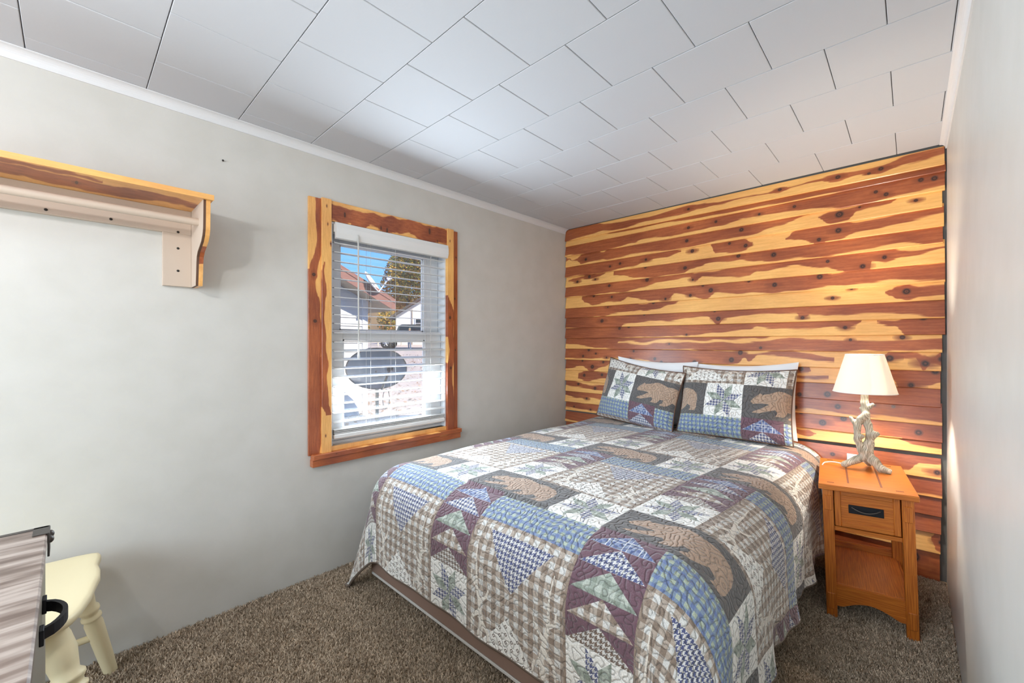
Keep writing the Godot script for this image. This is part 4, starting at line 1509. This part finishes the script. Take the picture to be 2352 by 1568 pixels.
func chest() -> void:
	var t := thing("storage_chest", "grey-brown wooden chest with metal corner plate and black side handle", "chest", Vector3(-0.98, 0, 0.27))
	var x0 := -0.432
	var x1 := 0.42
	var z0 := -0.237
	var z1 := 0.22
	put(one_box(Vector3(x0 + 0.004, 0.05, z0 + 0.004), Vector3(x1 - 0.004, 0.728, z1 - 0.004), 0.003, 0), "body", M.chest_side, t)
	for x in [x0 + 0.03, x1 - 0.03]:
		for z in [z0 + 0.03, z1 - 0.03]:
			put(one_box(Vector3(x - 0.02, 0, z - 0.02), Vector3(x + 0.02, 0.05, z + 0.02), 0.003), "foot", M.black_iron, t)
	var lid := put(one_box(Vector3(x0, 0.728, z0), Vector3(x1, 0.750, z1), 0.003, 2), "lid", M.chest_top, t)
	put(one_box(Vector3(x0 - 0.002, 0.745, z0 - 0.002), Vector3(x0 + 0.008, 0.7525, z1), 0.001), "metal_edging", M.dark_steel, lid)
	# corner plate wraps the lid's far right corner, two round nails on the end
	put(one_box(Vector3(x0 - 0.003, 0.7495, z0 - 0.003), Vector3(x0 + 0.052, 0.7525, z0 + 0.022), 0.0008), "corner_plate", M.dark_steel, lid)
	put(one_box(Vector3(x0 - 0.003, 0.700, z0 - 0.0035), Vector3(x0 + 0.052, 0.7515, z0), 0.0008), "corner_plate", M.dark_steel, lid)
	for p in [Vector3(x0 + 0.012, 0.737, z0 - 0.003), Vector3(x0 + 0.036, 0.733, z0 - 0.003)]:
		var b := MB.new()
		b.lathe([[0.0085, 0.0], [0.008, 0.003], [0.0045, 0.0062], [0, 0.0072]], 14, p, Vector3(0, 0, -1))
		put(b, "round_nail", M.dark_steel, lid)
	# iron bail handle on the end
	var h := MB.new()
	var arc := []
	for k in 13:
		var f := k / 12.0
		arc.append(Vector3(lerpf(-0.270, -0.150, f), 0.642, z0 + 0.002 - 0.030 * pow(sin(PI * f), 0.6)))
	for i in arc.size() - 1:
		var a: Vector3 = arc[i]
		var b2: Vector3 = arc[i + 1]
		var u := Vector3(0, 0.010, 0)
		var o := (b2 - a).cross(Vector3.UP).normalized() * 0.0035
		var o0: Vector3 = o if i == 0 else (b2 - arc[i - 1]).cross(Vector3.UP).normalized() * 0.0035
		var o1: Vector3 = o if i == arc.size() - 2 else (arc[i + 2] - a).cross(Vector3.UP).normalized() * 0.0035
		h.quad(a - u + o0, b2 - u + o1, b2 + u + o1, a + u + o0)
		h.quad(b2 - u - o1, a - u - o0, a + u - o0, b2 + u - o1)
		h.quad(a + u + o0, b2 + u + o1, b2 + u - o1, a + u - o0)
		h.quad(a - u - o0, b2 - u - o1, b2 - u + o1, a - u + o0)
	put(h, "side_handle", M.black_iron, t)
	for x in [-0.275, -0.145]:
		put(one_box(Vector3(x - 0.013, 0.628, z0 - 0.002), Vector3(x + 0.013, 0.656, z0 + 0.004), 0.001), "handle_lug", M.black_iron, t)


func small_things() -> void:
	var t := thing("wall_outlet", "white outlet plate on cedar boards behind the lamp base", "outlet", Vector3(-0.217, 0.53, BACK + 0.009))
	put(one_box(Vector3(-0.036, -0.058, 0), Vector3(0.036, 0.036, 0.006), 0.002), "cover_plate", M.outlet, t)
	var b := MB.new()
	b.lathe([[0.015, 0.0], [0.0145, 0.003], [0.012, 0.0035], [0, 0.0035]], 20, Vector3(0.004, -0.004, 0.005), Vector3.BACK)
	put(b, "socket_face", M.white_trim, t)
	t = thing("nail", "small nail in the plain wall between shelf and window", "nail", Vector3(LEFT, 1.949, -0.454))
	b = MB.new()
	b.lathe([[0.0015, 0.0], [0.0015, 0.008], [0.0042, 0.0082], [0.004, 0.010], [0, 0.0102]], 10, Vector3.ZERO, Vector3.RIGHT)
	put(b, "shank", M.screw, t)


func carpet_pile() -> void:
	# twisted tufts over the floor that can be seen
	var tuft := MB.new()
	tuft.use_tint = true
	for k in 2:
		var side := Vector3(1, 0, 0).rotated(Vector3.UP, PI * 0.5 * k) * 0.0024
		var lean := Vector3(0.0024, 0, 0.0012)
		tuft.quad(-side, side, side * 0.85 + Vector3(0, 0.007, 0) + lean * 0.5, -side * 0.85 + Vector3(0, 0.007, 0) + lean * 0.5)
		tuft.quad(-side * 0.85 + Vector3(0, 0.007, 0) + lean * 0.5, side * 0.85 + Vector3(0, 0.007, 0) + lean * 0.5, side * 0.25 + Vector3(0, 0.0125, 0) + lean * 1.8, -side * 0.25 + Vector3(0, 0.0125, 0) + lean * 1.8)
	var mm := MultiMesh.new()
	mm.transform_format = MultiMesh.TRANSFORM_3D
	mm.use_colors = true
	mm.mesh = tuft.mesh()
	var areas := [[LEFT + 0.004, -0.80, -1.30, 0.10, 92000], [-0.72, RIGHT - 0.004, BACK + 0.02, -0.95, 92000]]
	var total := 0
	for a in areas: total += a[4]
	mm.instance_count = total
	var k := 0
	var nz := noise(9.0, 21, 3)
	for a in areas:
		for i in a[4]:
			var p := Vector3(rng.randf_range(a[0], a[1]), -0.001, rng.randf_range(a[2], a[3]))
			var s := rng.randf_range(0.75, 1.25)
			var bs := Basis(Vector3.UP, rng.randf() * TAU) * Basis(Vector3.RIGHT, rng.randf_range(-0.45, 0.45))
			mm.set_instance_transform(k, Transform3D(bs.scaled(Vector3(s, s, s)), p))
			var c := rng.randf()
			c = c * c * 0.75 + 0.12 + 0.18 * nz.get_noise_2d(p.x, p.z)
			mm.set_instance_color(k, Color(lerpf(0.34, 0.85, c), lerpf(0.255, 0.70, c), lerpf(0.175, 0.54, c)))
			k += 1
	var o := MultiMeshInstance3D.new()
	o.name = "carpet_pile"
	o.multimesh = mm
	o.material_override = M.carpet_tuft
	o.set_meta("kind", "stuff")
	tag(o, "brown shaggy carpet pile on the floor", "carpet")
	add_child(o)


# ---------------------------------------------------------------- the yard outside
func ground_at(p: Vector3) -> float:
	var d := -0.688 * p.x - 0.725 * p.z
	return -0.14 + 0.0365 * maxf(0.0, d - 9.0)


func far_base(d: float, r: float) -> Vector3:   # d metres ahead of the window view, r to its right
	var p := Vector3(-0.6884 * d + 0.7254 * r, 0, -0.7254 * d - 0.6884 * r)
	p.y = ground_at(p)
	return p


func leaves(b: MB, at: Vector3, r: Vector3, count: int, size: float, tones: Array) -> void:
	for i in count:
		var q := Vector3(rng.randfn(), rng.randfn(), rng.randfn()).normalized() * pow(rng.randf(), 0.38)
		var p := at + q * r
		var n := Vector3(rng.randfn(), rng.randfn(), rng.randfn()).normalized()
		var u := n.cross(Vector3.UP).normalized() * size * rng.randf_range(0.5, 1.2)
		var v := n.cross(u).normalized() * size * rng.randf_range(0.5, 1.2)
		var c: Color = tones[rng.randi() % tones.size()]
		b.tint = c * rng.randf_range(0.75, 1.15)
		b.quad(p - u, p - v * 0.6, p + u, p + v * 0.6)


func tree(label: String, d: float, r: float, high: float, crown: Array, tones: Array, leaf: float, group: String) -> void:
	var t := thing("tree", label, "tree", far_base(d, r), group)
	var b := MB.new()
	b.tube([Vector3.ZERO, Vector3(0.1, high * 0.35, 0), Vector3(0, high * 0.75, 0.1)], 0.05 * high * 0.5, 0.03, 8)
	for k in 6:
		var a := TAU * k / 6.0
		var y := high * (0.38 + 0.05 * k)
		b.tube([Vector3(0.05, y, 0), Vector3(cos(a) * high * 0.14, y + high * 0.12, sin(a) * high * 0.14), Vector3(cos(a) * high * 0.24, y + high * 0.26, sin(a) * high * 0.24)], 0.011 * high, 0.01, 6)
	put(b, "trunk", M.bark, t)
	b = MB.new()
	b.use_tint = true
	for c in crown:
		leaves(b, Vector3(c[0], c[1], c[2]), Vector3(c[3], c[4], c[3]), c[5], leaf, [tones[c[6]], tones[c[6]], tones[(c[6] + 1) % tones.size()]])
	put(b, "foliage", M.leaf, t).set_meta("kind", "stuff")


func outdoors() -> void:
	# ground, falling towards the house
	var b := MB.new()
	var rows := []
	var uvs := []
	for j in 41:
		var r := []
		var u := []
		for i in 41:
			var p := Vector3(LEFT - 0.14 - 110.0 * pow(j / 40.0, 2.0), 0, lerpf(-120.0, 40.0, i / 40.0))
			p.y = ground_at(p) + 0.02 * sin(p.x * 1.7) * sin(p.z * 1.3)
			r.append(p); u.append(Vector2(p.x, p.z))
		rows.append(r); uvs.append(u)
	rows.reverse()
	b.grid(rows, uvs)
	structure(b, "ground", M.gravel, "sunlit gravel yard outside")
	# our own house, unseen: block and gable roof added to shade the near yard
	structure(one_box(Vector3(LEFT - 0.14, -0.4, -6.2), Vector3(4.0, 2.3, BACK - 0.17)), "wall_shade_added", M.siding, "unseen block added to keep sun off the near yard")
	b = MB.new()
	b.prism(PackedVector2Array([Vector2(-6.5, 2.25), Vector2(-6.5, 2.45), Vector2(-3.7, 4.15), Vector2(0.2, 2.6), Vector2(4.5, 2.6), Vector2(4.5, 2.25)]), LEFT - 0.4, 4.5, func(z, y, d): return Vector3(d, y, z))
	structure(b, "roof", M.roof_dark, "unseen roof over the bedroom, gable shaped to shade the yard")
	# fallen leaves
	b = MB.new()
	b.use_tint = true
	for i in 1800:
		var p := far_base(rng.randf_range(6.0, 26.0), 0.0)
		p = far_base(-0.688 * p.x - 0.725 * p.z, rng.randf_range(-0.42, -0.05) * (-0.688 * p.x - 0.725 * p.z))
		p.y += 0.03
		var s := rng.randf_range(0.02, 0.06)
		b.tint = Color(0.30, 0.17, 0.08) * rng.randf_range(0.6, 1.4)
		var a := rng.randf() * TAU
		var u := Vector3(cos(a), 0.25, sin(a)) * s
		var v := Vector3(-sin(a), 0.2, cos(a)) * s * 0.7
		b.quad(p - u, p + v, p + u, p - v)
	var lv := put(b, "fallen_leaves", M.leaf)
	lv.set_meta("kind", "stuff")
	tag(lv, "brown fallen leaves scattered over the gravel yard", "leaves")
	neighbour()
	dishes()
	far_things()


func neighbour() -> void:
	var X := -7.3
	var t := thing("neighbour_house", "white lap-sided house with a brown metal roof seen through the window", "house", Vector3(X, -0.2, -3.78))
	# gable wall towards us; local z grows away from its near corner
	var rake := func(z: float) -> float: return 2.33 + 0.49 * minf(z, 8.0 - z) - 0.10
	var core := MB.new()
	core.prism(PackedVector2Array([Vector2(0.02, 0), Vector2(0.02, rake.call(0.02)), Vector2(4.0, rake.call(4.0)), Vector2(7.98, rake.call(7.98)), Vector2(7.98, 0)]), -6.0, -0.02, func(z, y, d): return Vector3(d, y, z))
	put(core, "wall_core", M.siding, t)
	var y := 0.0
	while y < 3.9:
		var za := 0.08
		if y + 0.153 > rake.call(0.08): za = (y + 0.153 + 0.10 - 2.33) / 0.49 + 0.05
		if za < 3.9:
			var b := MB.new()
			var zb := 8.0 - za
			b.quad(Vector3(0.012, y, zb), Vector3(0.012, y, za), Vector3(-0.008, y + 0.16, za), Vector3(-0.008, y + 0.16, zb))
			b.quad(Vector3(-0.02, y, zb), Vector3(-0.02, y, za), Vector3(0.012, y, za), Vector3(0.012, y, zb))
			put(b, "siding_board", M.siding, t)
		y += 0.153
	put(one_box(Vector3(-0.10, 0, -0.02), Vector3(0.024, rake.call(0.0) - 0.02, 0.085), 0.004), "corner_trim", M.vinyl, t)
	# roof: two slopes with deep eaves, standing seams, fascia and soffit
	for s in [0, 1]:
		var b := MB.new()
		var z_e := -0.36
		var f := func(z: float, dy: float, x: float) -> Vector3: return Vector3(x, 2.33 + 0.49 * z + dy, z if s == 0 else 8.0 - z)
		var p := [f.call(z_e, 0, 0.42), f.call(4.0, 0, 0.42), f.call(4.0, 0, -6.4), f.call(z_e, 0, -6.4)]
		var q := [f.call(z_e, -0.05, 0.42), f.call(4.0, -0.05, 0.42), f.call(4.0, -0.05, -6.4), f.call(z_e, -0.05, -6.4)]
		if s == 1:
			p.reverse(); q.reverse()
		b.quad(p[0], p[1], p[2], p[3]) if false else b.quad(p[3], p[2], p[1], p[0])
		b.quad(q[0], q[1], q[2], q[3])
		for k in 4: b.quad(q[k], p[k], p[(k + 1) % 4], q[(k + 1) % 4])
		var roof := put(b, "roof_slope", M.brown_metal, t)
		for k in 10:
			var x := 0.40 - k * 0.42
			b = MB.new()
			b.tube([f.call(z_e, 0.012, x), f.call(4.0, 0.012, x)], 0.016, 0.016, 5)
			put(b, "seam", M.brown_metal, roof)
		# rake fascia and the soffit behind it
		b = MB.new()
		b.prism(PackedVector2Array([Vector2(z_e, 2.33 + 0.49 * z_e - 0.05), Vector2(4.0, 2.33 + 1.96 - 0.05), Vector2(4.0, 2.33 + 1.96 - 0.19), Vector2(z_e, 2.33 + 0.49 * z_e - 0.19)]), 0.38, 0.41, func(z, yy, d): return Vector3(d, yy, z if s == 0 else 8.0 - z))
		put(b, "fascia", M.brown_metal, t)
		b = MB.new()
		b.prism(PackedVector2Array([Vector2(z_e, 2.33 + 0.49 * z_e - 0.16), Vector2(4.0, 2.33 + 1.96 - 0.16), Vector2(4.0, 2.33 + 1.96 - 0.18), Vector2(z_e, 2.33 + 0.49 * z_e - 0.18)]), -6.0, 0.38, func(z, yy, d): return Vector3(d, yy, z if s == 0 else 8.0 - z))
		put(b, "soffit", M.soffit, t)


func dish_bowl(t: Node3D, w: float, h: float, deep: float, m: Material, dark: Material) -> MeshInstance3D:
	var b := MB.new()
	var rows := []
	var rows2 := []
	var uvs := []
	for j in 9:
		var f := j / 8.0
		var r := []
		var q := []
		var u := []
		for i in 41:
			var a := TAU * i / 40
			var p := Vector3(cos(a) * w * f, sin(a) * h * f, deep * f * f - deep)
			r.append(p)
			q.append(p - Vector3(0, 0, 0.012))
			u.append(Vector2(cos(a), sin(a)) * f)
		rows.append(r)
		rows2.append(q)
		uvs.append(u)
	rows.reverse()
	b.grid(rows, uvs, true)
	b.grid(rows2, uvs, true)
	var o := put(b, "reflector", m, t)
	var ring := []
	for i in 41: ring.append(Vector3(cos(TAU * i / 40) * w, sin(TAU * i / 40) * h, -0.006))
	b = MB.new()
	b.tube(ring, 0.011, 0.011, 6, false)
	put(b, "rim", dark, o)
	return o


func dishes() -> void:
	var t := thing("satellite_dish", "large blue-grey satellite dish on a post in the yard", "satellite dish", Vector3(-6.45, -0.14, -3.53))
	var b := MB.new()
	b.tube([Vector3(0, -0.1, 0), Vector3(0, 0.78, 0)], 0.028, 0.028, 14)
	put(b, "post", M.post_wood, t)
	var head := Node3D.new()
	head.name = "dish_head"
	t.add_child(head)
	head.position = Vector3(0.10, 0.90, 0.06)
	head.basis = Basis.looking_at(-Vector3(0.86, 0.16, 0.50), Vector3.UP)
	dish_bowl(head, 0.475, 0.335, 0.07, M.dish_shaded_grey, M.dish_dark)
	b = MB.new()
	b.tube([Vector3(0.08, -0.335, 0.0), Vector3(0.13, -0.24, 0.30), Vector3(0.21, -0.06, 0.46)], 0.022, 0.018, 8)
	b.box(Vector3(0.16, -0.09, 0.44), Vector3(0.26, -0.01, 0.54), 0.01)
	put(b, "feed_arm", M.dish_dark, head)
	var tm := TextMesh.new()
	tm.text = "St-Line"
	tm.font_size = 12
	tm.pixel_size = 0.006
	tm.depth = 0.002
	var f := SystemFont.new()
	f.font_names = PackedStringArray(["Droid Sans"])
	tm.font = f
	var tx := put(tm, "lettering", M.dish_dark, head)
	tx.position = Vector3(0.0, -0.14, -0.052)
	b = MB.new()
	b.box(Vector3(-0.07, 0.70, -0.07), Vector3(0.05, 0.86, 0.05), 0.01)
	put(b, "mount_bracket", M.dish_dark, t)
	b = MB.new()
	var loop := []
	for i in 25:
		var a := TAU * i / 24.0 - 1.2
		loop.append(Vector3(0.08 + cos(a) * 0.05, 0.38 + sin(a) * 0.16, -0.12 + cos(a) * 0.09))
	b.tube(loop, 0.006, 0.006, 5, false)
	put(b, "cable", M.tyre, t)
	# the smaller one, edge on, at the roof's corner
	t = thing("satellite_dish", "small white satellite dish seen edge-on at the brown roof corner", "satellite dish", Vector3(-6.95, 2.02, -3.72))
	b = MB.new()
	b.tube([Vector3(0, -0.12, 0.05), Vector3(0, 0.12, 0.02), Vector3(0.02, 0.2, 0)], 0.022, 0.022, 8)
	put(b, "mast", M.dish_dark, t)
	head = Node3D.new()
	head.name = "dish_head"
	t.add_child(head)
	head.position = Vector3(0.0, 0.24, 0.0)
	head.basis = Basis.looking_at(-Vector3(0.62, 0.62, -0.72), Vector3.UP)
	dish_bowl(head, 0.24, 0.21, 0.04, M.vinyl, M.vinyl)
	b = MB.new()
	b.tube([Vector3(0, -0.2, 0), Vector3(0, -0.10, 0.26)], 0.012, 0.012, 6)
	b.box(Vector3(-0.03, -0.13, 0.24), Vector3(0.03, -0.07, 0.32), 0.008)
	put(b, "feed_arm", M.vinyl, head)


func wheel(t: Node3D, at: Vector3, r: float) -> void:
	var b := MB.new()
	b.lathe([[r * 0.6, -0.11], [r * 0.94, -0.12], [r, -0.08], [r, 0.08], [r * 0.94, 0.12], [r * 0.6, 0.11]], 28, at, Vector3.BACK)
	var w := put(b, "wheel", M.tyre, t)
	b = MB.new()
	b.lathe([[r * 0.62, 0.085], [r * 0.60, 0.115], [r * 0.54, 0.10], [r * 0.2, 0.09], [0, 0.10]], 28, at, Vector3.BACK)
	for k in 6:
		var a := TAU * k / 6.0
		b.tube([at + Vector3(0, 0, 0.11), at + Vector3(cos(a) * r * 0.55, sin(a) * r * 0.55, 0.115)], 0.045, 0.05, 6)
	put(b, "alloy_rim", M.alloy, w)


func far_things() -> void:
	var yaw := atan2(916.0, 965.0)
	# pickup side-on: local x runs to its front, local z towards us
	var d := 34.0
	var t := thing("pickup_truck", "dark grey pickup truck parked side-on beyond the yard", "truck", far_base(d, -8.4))
	t.rotation.y = yaw
	var z0 := -0.9
	var z1 := 0.9
	var b := MB.new()
	b.prism(PackedVector2Array([Vector2(-2.6, .62), Vector2(-2.62, 1.12), Vector2(-0.75, 1.18), Vector2(2.2, 1.16), Vector2(2.95, 1.02), Vector2(3.02, .55), Vector2(2.6, .5), Vector2(-2.4, .52)]), z0, z1, func(x, y, q): return Vector3(x, y, q))
	put(b, "body", M.truck_paint, t)
	b = MB.new()
	b.prism(PackedVector2Array([Vector2(-0.85, 1.16), Vector2(-0.55, 1.82), Vector2(-0.3, 1.92), Vector2(1.0, 1.92), Vector2(1.3, 1.84), Vector2(1.95, 1.15)]), z0 + 0.09, z1 - 0.09, func(x, y, q): return Vector3(x, y, q))
	put(b, "cab", M.truck_paint, t)
	for w in [[-0.62, -0.42, 0.28, 0.28], [0.42, 0.42, 1.10, 1.62]]:
		b = MB.new()
		b.prism(PackedVector2Array([Vector2(w[0], 1.22), Vector2(w[1], 1.78), Vector2(w[2], 1.80), Vector2(w[3], 1.22)]), z1 - 0.10, z1 - 0.07, func(x, y, q): return Vector3(x, y, q))
		put(b, "side_window", M.dark_glass, t)
	put(one_box(Vector3(-2.66, .58, z0 + .05), Vector3(-2.55, .74, z1 - .02), 0.02), "bumper", M.alloy, t)
	put(one_box(Vector3(-2.635, .84, z1 - .12), Vector3(-2.50, 1.02, z1 + .01), 0.01), "tail_light", M.tail_light, t)
	for x in [-1.55, 2.0]:
		wheel(t, Vector3(x, 0.42, z1 - 0.10), 0.42)
		wheel(t, Vector3(x, 0.42, z0 + 0.10), 0.42)
	person()
	# white house, its gable turned to us
	d = 42.0
	t = thing("far_house", "white gabled house behind the truck under the autumn tree", "house", far_base(d, -11.6))
	t.rotation.y = yaw
	b = MB.new()
	b.prism(PackedVector2Array([Vector2(0, -0.5), Vector2(0, 2.9), Vector2(4.4, 5.6), Vector2(8.8, 2.9), Vector2(8.8, -0.5)]), -7.0, 0.0, func(x, y, q): return Vector3(x, y, q))
	put(b, "wall", M.siding, t)
	for s in [0, 1]:
		b = MB.new()
		b.prism(PackedVector2Array([Vector2(-0.6, 2.53), Vector2(-0.6, 2.73), Vector2(4.4, 5.85), Vector2(4.4, 5.6)]), -7.4, 0.5, func(x, y, q): return Vector3(x if s == 0 else 8.8 - x, y, q))
		put(b, "roof_slope", M.roof_dark, t)
	var win := put(one_box(Vector3(1.9, 1.45, 0.0), Vector3(2.9, 2.65, 0.06), 0.01), "window", M.vinyl, t)
	put(one_box(Vector3(2.0, 1.55, 0.05), Vector3(2.8, 2.10, 0.07)), "pane", M.dark_glass, win)
	put(one_box(Vector3(2.0, 2.16, 0.05), Vector3(2.8, 2.55, 0.07)), "pane", M.dark_glass, win)
	put(one_box(Vector3(1.55, 0, 0.0), Vector3(1.65, 3.5, 0.05)), "trim_board", M.soffit, t)
	# weathered porch rail left of it
	t = thing("porch_railing", "weathered grey wooden porch railing beside the white house", "railing", far_base(39.0, -12.45))
	t.rotation.y = yaw
	put(one_box(Vector3(0, 1.28, -0.05), Vector3(2.2, 1.42, 0.05), 0.01), "top_rail", M.weathered, t)
	put(one_box(Vector3(0, 0.55, -0.04), Vector3(2.2, 0.67, 0.04), 0.01), "bottom_rail", M.weathered, t)
	for k in 9:
		put(one_box(Vector3(0.02 + k * 0.25, 0.5, -0.03), Vector3(0.13 + k * 0.25, 1.3, 0.03)), "baluster", M.weathered, t)
	put(one_box(Vector3(-0.05, 0, -0.06), Vector3(0.08, 1.45, 0.06), 0.01), "post", M.weathered, t)
	put(one_box(Vector3(2.1, 0, -0.06), Vector3(2.23, 1.45, 0.06), 0.01), "post", M.weathered, t)
	# trees
	var org := Color(0.62, 0.24, 0.02)
	var yel := Color(0.55, 0.34, 0.04)
	var grn := Color(0.16, 0.17, 0.03)
	var brn := Color(0.26, 0.13, 0.05)
	tree("orange and green autumn maple standing behind the white house", 52.0, -13.0, 12.0, [[-2.6, 6.6, 0, 2.0, 2.8, 2600, 0], [-2.2, 9.0, 0, 1.6, 2.0, 1200, 3], [-1.2, 5.0, 0, 1.2, 1.8, 1100, 0], [1.4, 8.0, 0, 3.2, 3.6, 4200, 1], [1.0, 10.5, 0, 2.6, 2.2, 1800, 2], [3.6, 8.4, 0, 2.6, 3.4, 2600, 2]], [org, yel, grn, brn], 0.17, "autumn trees")
	for k in 4:
		var tone := [brn, yel, grn, org]
		tree(["russet tree before the far hillside, nearest the neighbour's roof corner", "golden tree before the far hillside, second from the neighbour's house", "dull olive tree before the far hillside, above the porch railing", "orange tree before the far hillside, behind the white house"][k], 70.0 + 3.0 * (k % 3), -25.5 + 4.0 * k, 6.5, [[0, 3.4, 0, 1.9, 2.6, 1100, k % 4], [0.1, 1.8, 0.1, 1.8, 1.6, 700, (k + 1) % 4]], tone, 0.22, "trees on the far hillside")
	# wooded hill that closes the view
	b = MB.new()
	b.use_tint = true
	b.tint = Color(0.20, 0.13, 0.055)
	var rows := []
	var uvs := []
	for j in 13:
		var r := []
		var u := []
		for i in 61:
			var p := far_base(84.0 + j * 4.0, -62.0 + i * 1.6)
			p.y += 11.0 * sin(j / 12.0 * PI * 0.5) + rng.randf_range(-0.6, 0.9)
			r.append(p); u.append(Vector2(i, j))
		rows.append(r); uvs.append(u)
	b.grid(rows, uvs)
	structure(b, "hill", M.leaf, "brown wooded hillside behind the far house")


func person() -> void:
	# one continuous figure, facing left, beside the truck
	var t := thing("person", "person in a pale green t-shirt, jeans and cap standing before the truck", "person", far_base(32.4, -7.9))
	t.rotation.y = atan2(916.0, 965.0) - 0.5
	var s := 0.93
	var V := func(x: float, y: float, z: float) -> Vector3: return Vector3(x, y, z) * s
	var caps := []
	for k in [-1.0, 1.0]:
		caps.append([V.call(0.09 * k, 0.92, 0), V.call(0.10 * k, 0.50, 0.02), 0.088 * s, 0.062 * s])
		caps.append([V.call(0.10 * k, 0.50, 0.02), V.call(0.105 * k, 0.09, -0.01), 0.060 * s, 0.045 * s])
		caps.append([V.call(0.105 * k, 0.05, -0.03), V.call(0.115 * k, 0.035, 0.13), 0.045 * s, 0.036 * s])
		caps.append([V.call(0.17 * k, 1.41, 0), V.call(0.225 * k, 1.13, -0.02), 0.058 * s, 0.045 * s])
		caps.append([V.call(0.225 * k, 1.13, -0.02), V.call(0.20 * k, 0.92, 0.10), 0.042 * s, 0.032 * s])
		caps.append([V.call(0.20 * k, 0.91, 0.10), V.call(0.185 * k, 0.84, 0.14), 0.034 * s, 0.024 * s])
	caps.append([V.call(0, 0.95, 0), V.call(0, 1.12, 0), 0.135 * s, 0.135 * s])
	caps.append([V.call(0, 1.12, 0), V.call(0, 1.36, 0), 0.135 * s, 0.145 * s])
	caps.append([V.call(-0.13, 1.42, 0), V.call(0.13, 1.42, 0), 0.062 * s, 0.062 * s])
	caps.append([V.call(0, 1.44, 0), V.call(0, 1.54, 0.01), 0.055 * s, 0.055 * s])
	caps.append([V.call(0, 1.60, 0.02), V.call(0, 1.67, 0.0), 0.078 * s, 0.092 * s])
	caps.append([V.call(0, 1.615, 0.095), V.call(0, 1.60, 0.108), 0.018 * s, 0.016 * s])
	var b := MB.new()
	b.use_tint = true
	blob(caps, 0.022, 0.035, b, func(p: Vector3) -> Color:
		var y: float = p.y / s
		if y < 0.07: return Color(0.05, 0.04, 0.035)
		if y < 0.99 and absf(p.x) < 0.165 * s: return Color(0.12, 0.17, 0.25)
		if y < 1.22 and absf(p.x) > 0.165 * s: return Color(0.48, 0.27, 0.18)
		if y < 1.49: return Color(0.50, 0.54, 0.44)
		return Color(0.48, 0.27, 0.18))
	put(b, "body", M.tinted, t)
	b = MB.new()
	b.use_tint = true
	b.tint = Color(0.30, 0.24, 0.13)
	b.lathe([[0.100 * s, 1.655 * s], [0.104 * s, 1.69 * s], [0.092 * s, 1.745 * s], [0.05 * s, 1.775 * s], [0, 1.78 * s]], 20, Vector3(0, 0, 0.005))
	b.box(Vector3(-0.075, 1.652, 0.07) * s, Vector3(0.075, 1.668, 0.175) * s, 0.004)
	put(b, "cap", M.tinted, t)
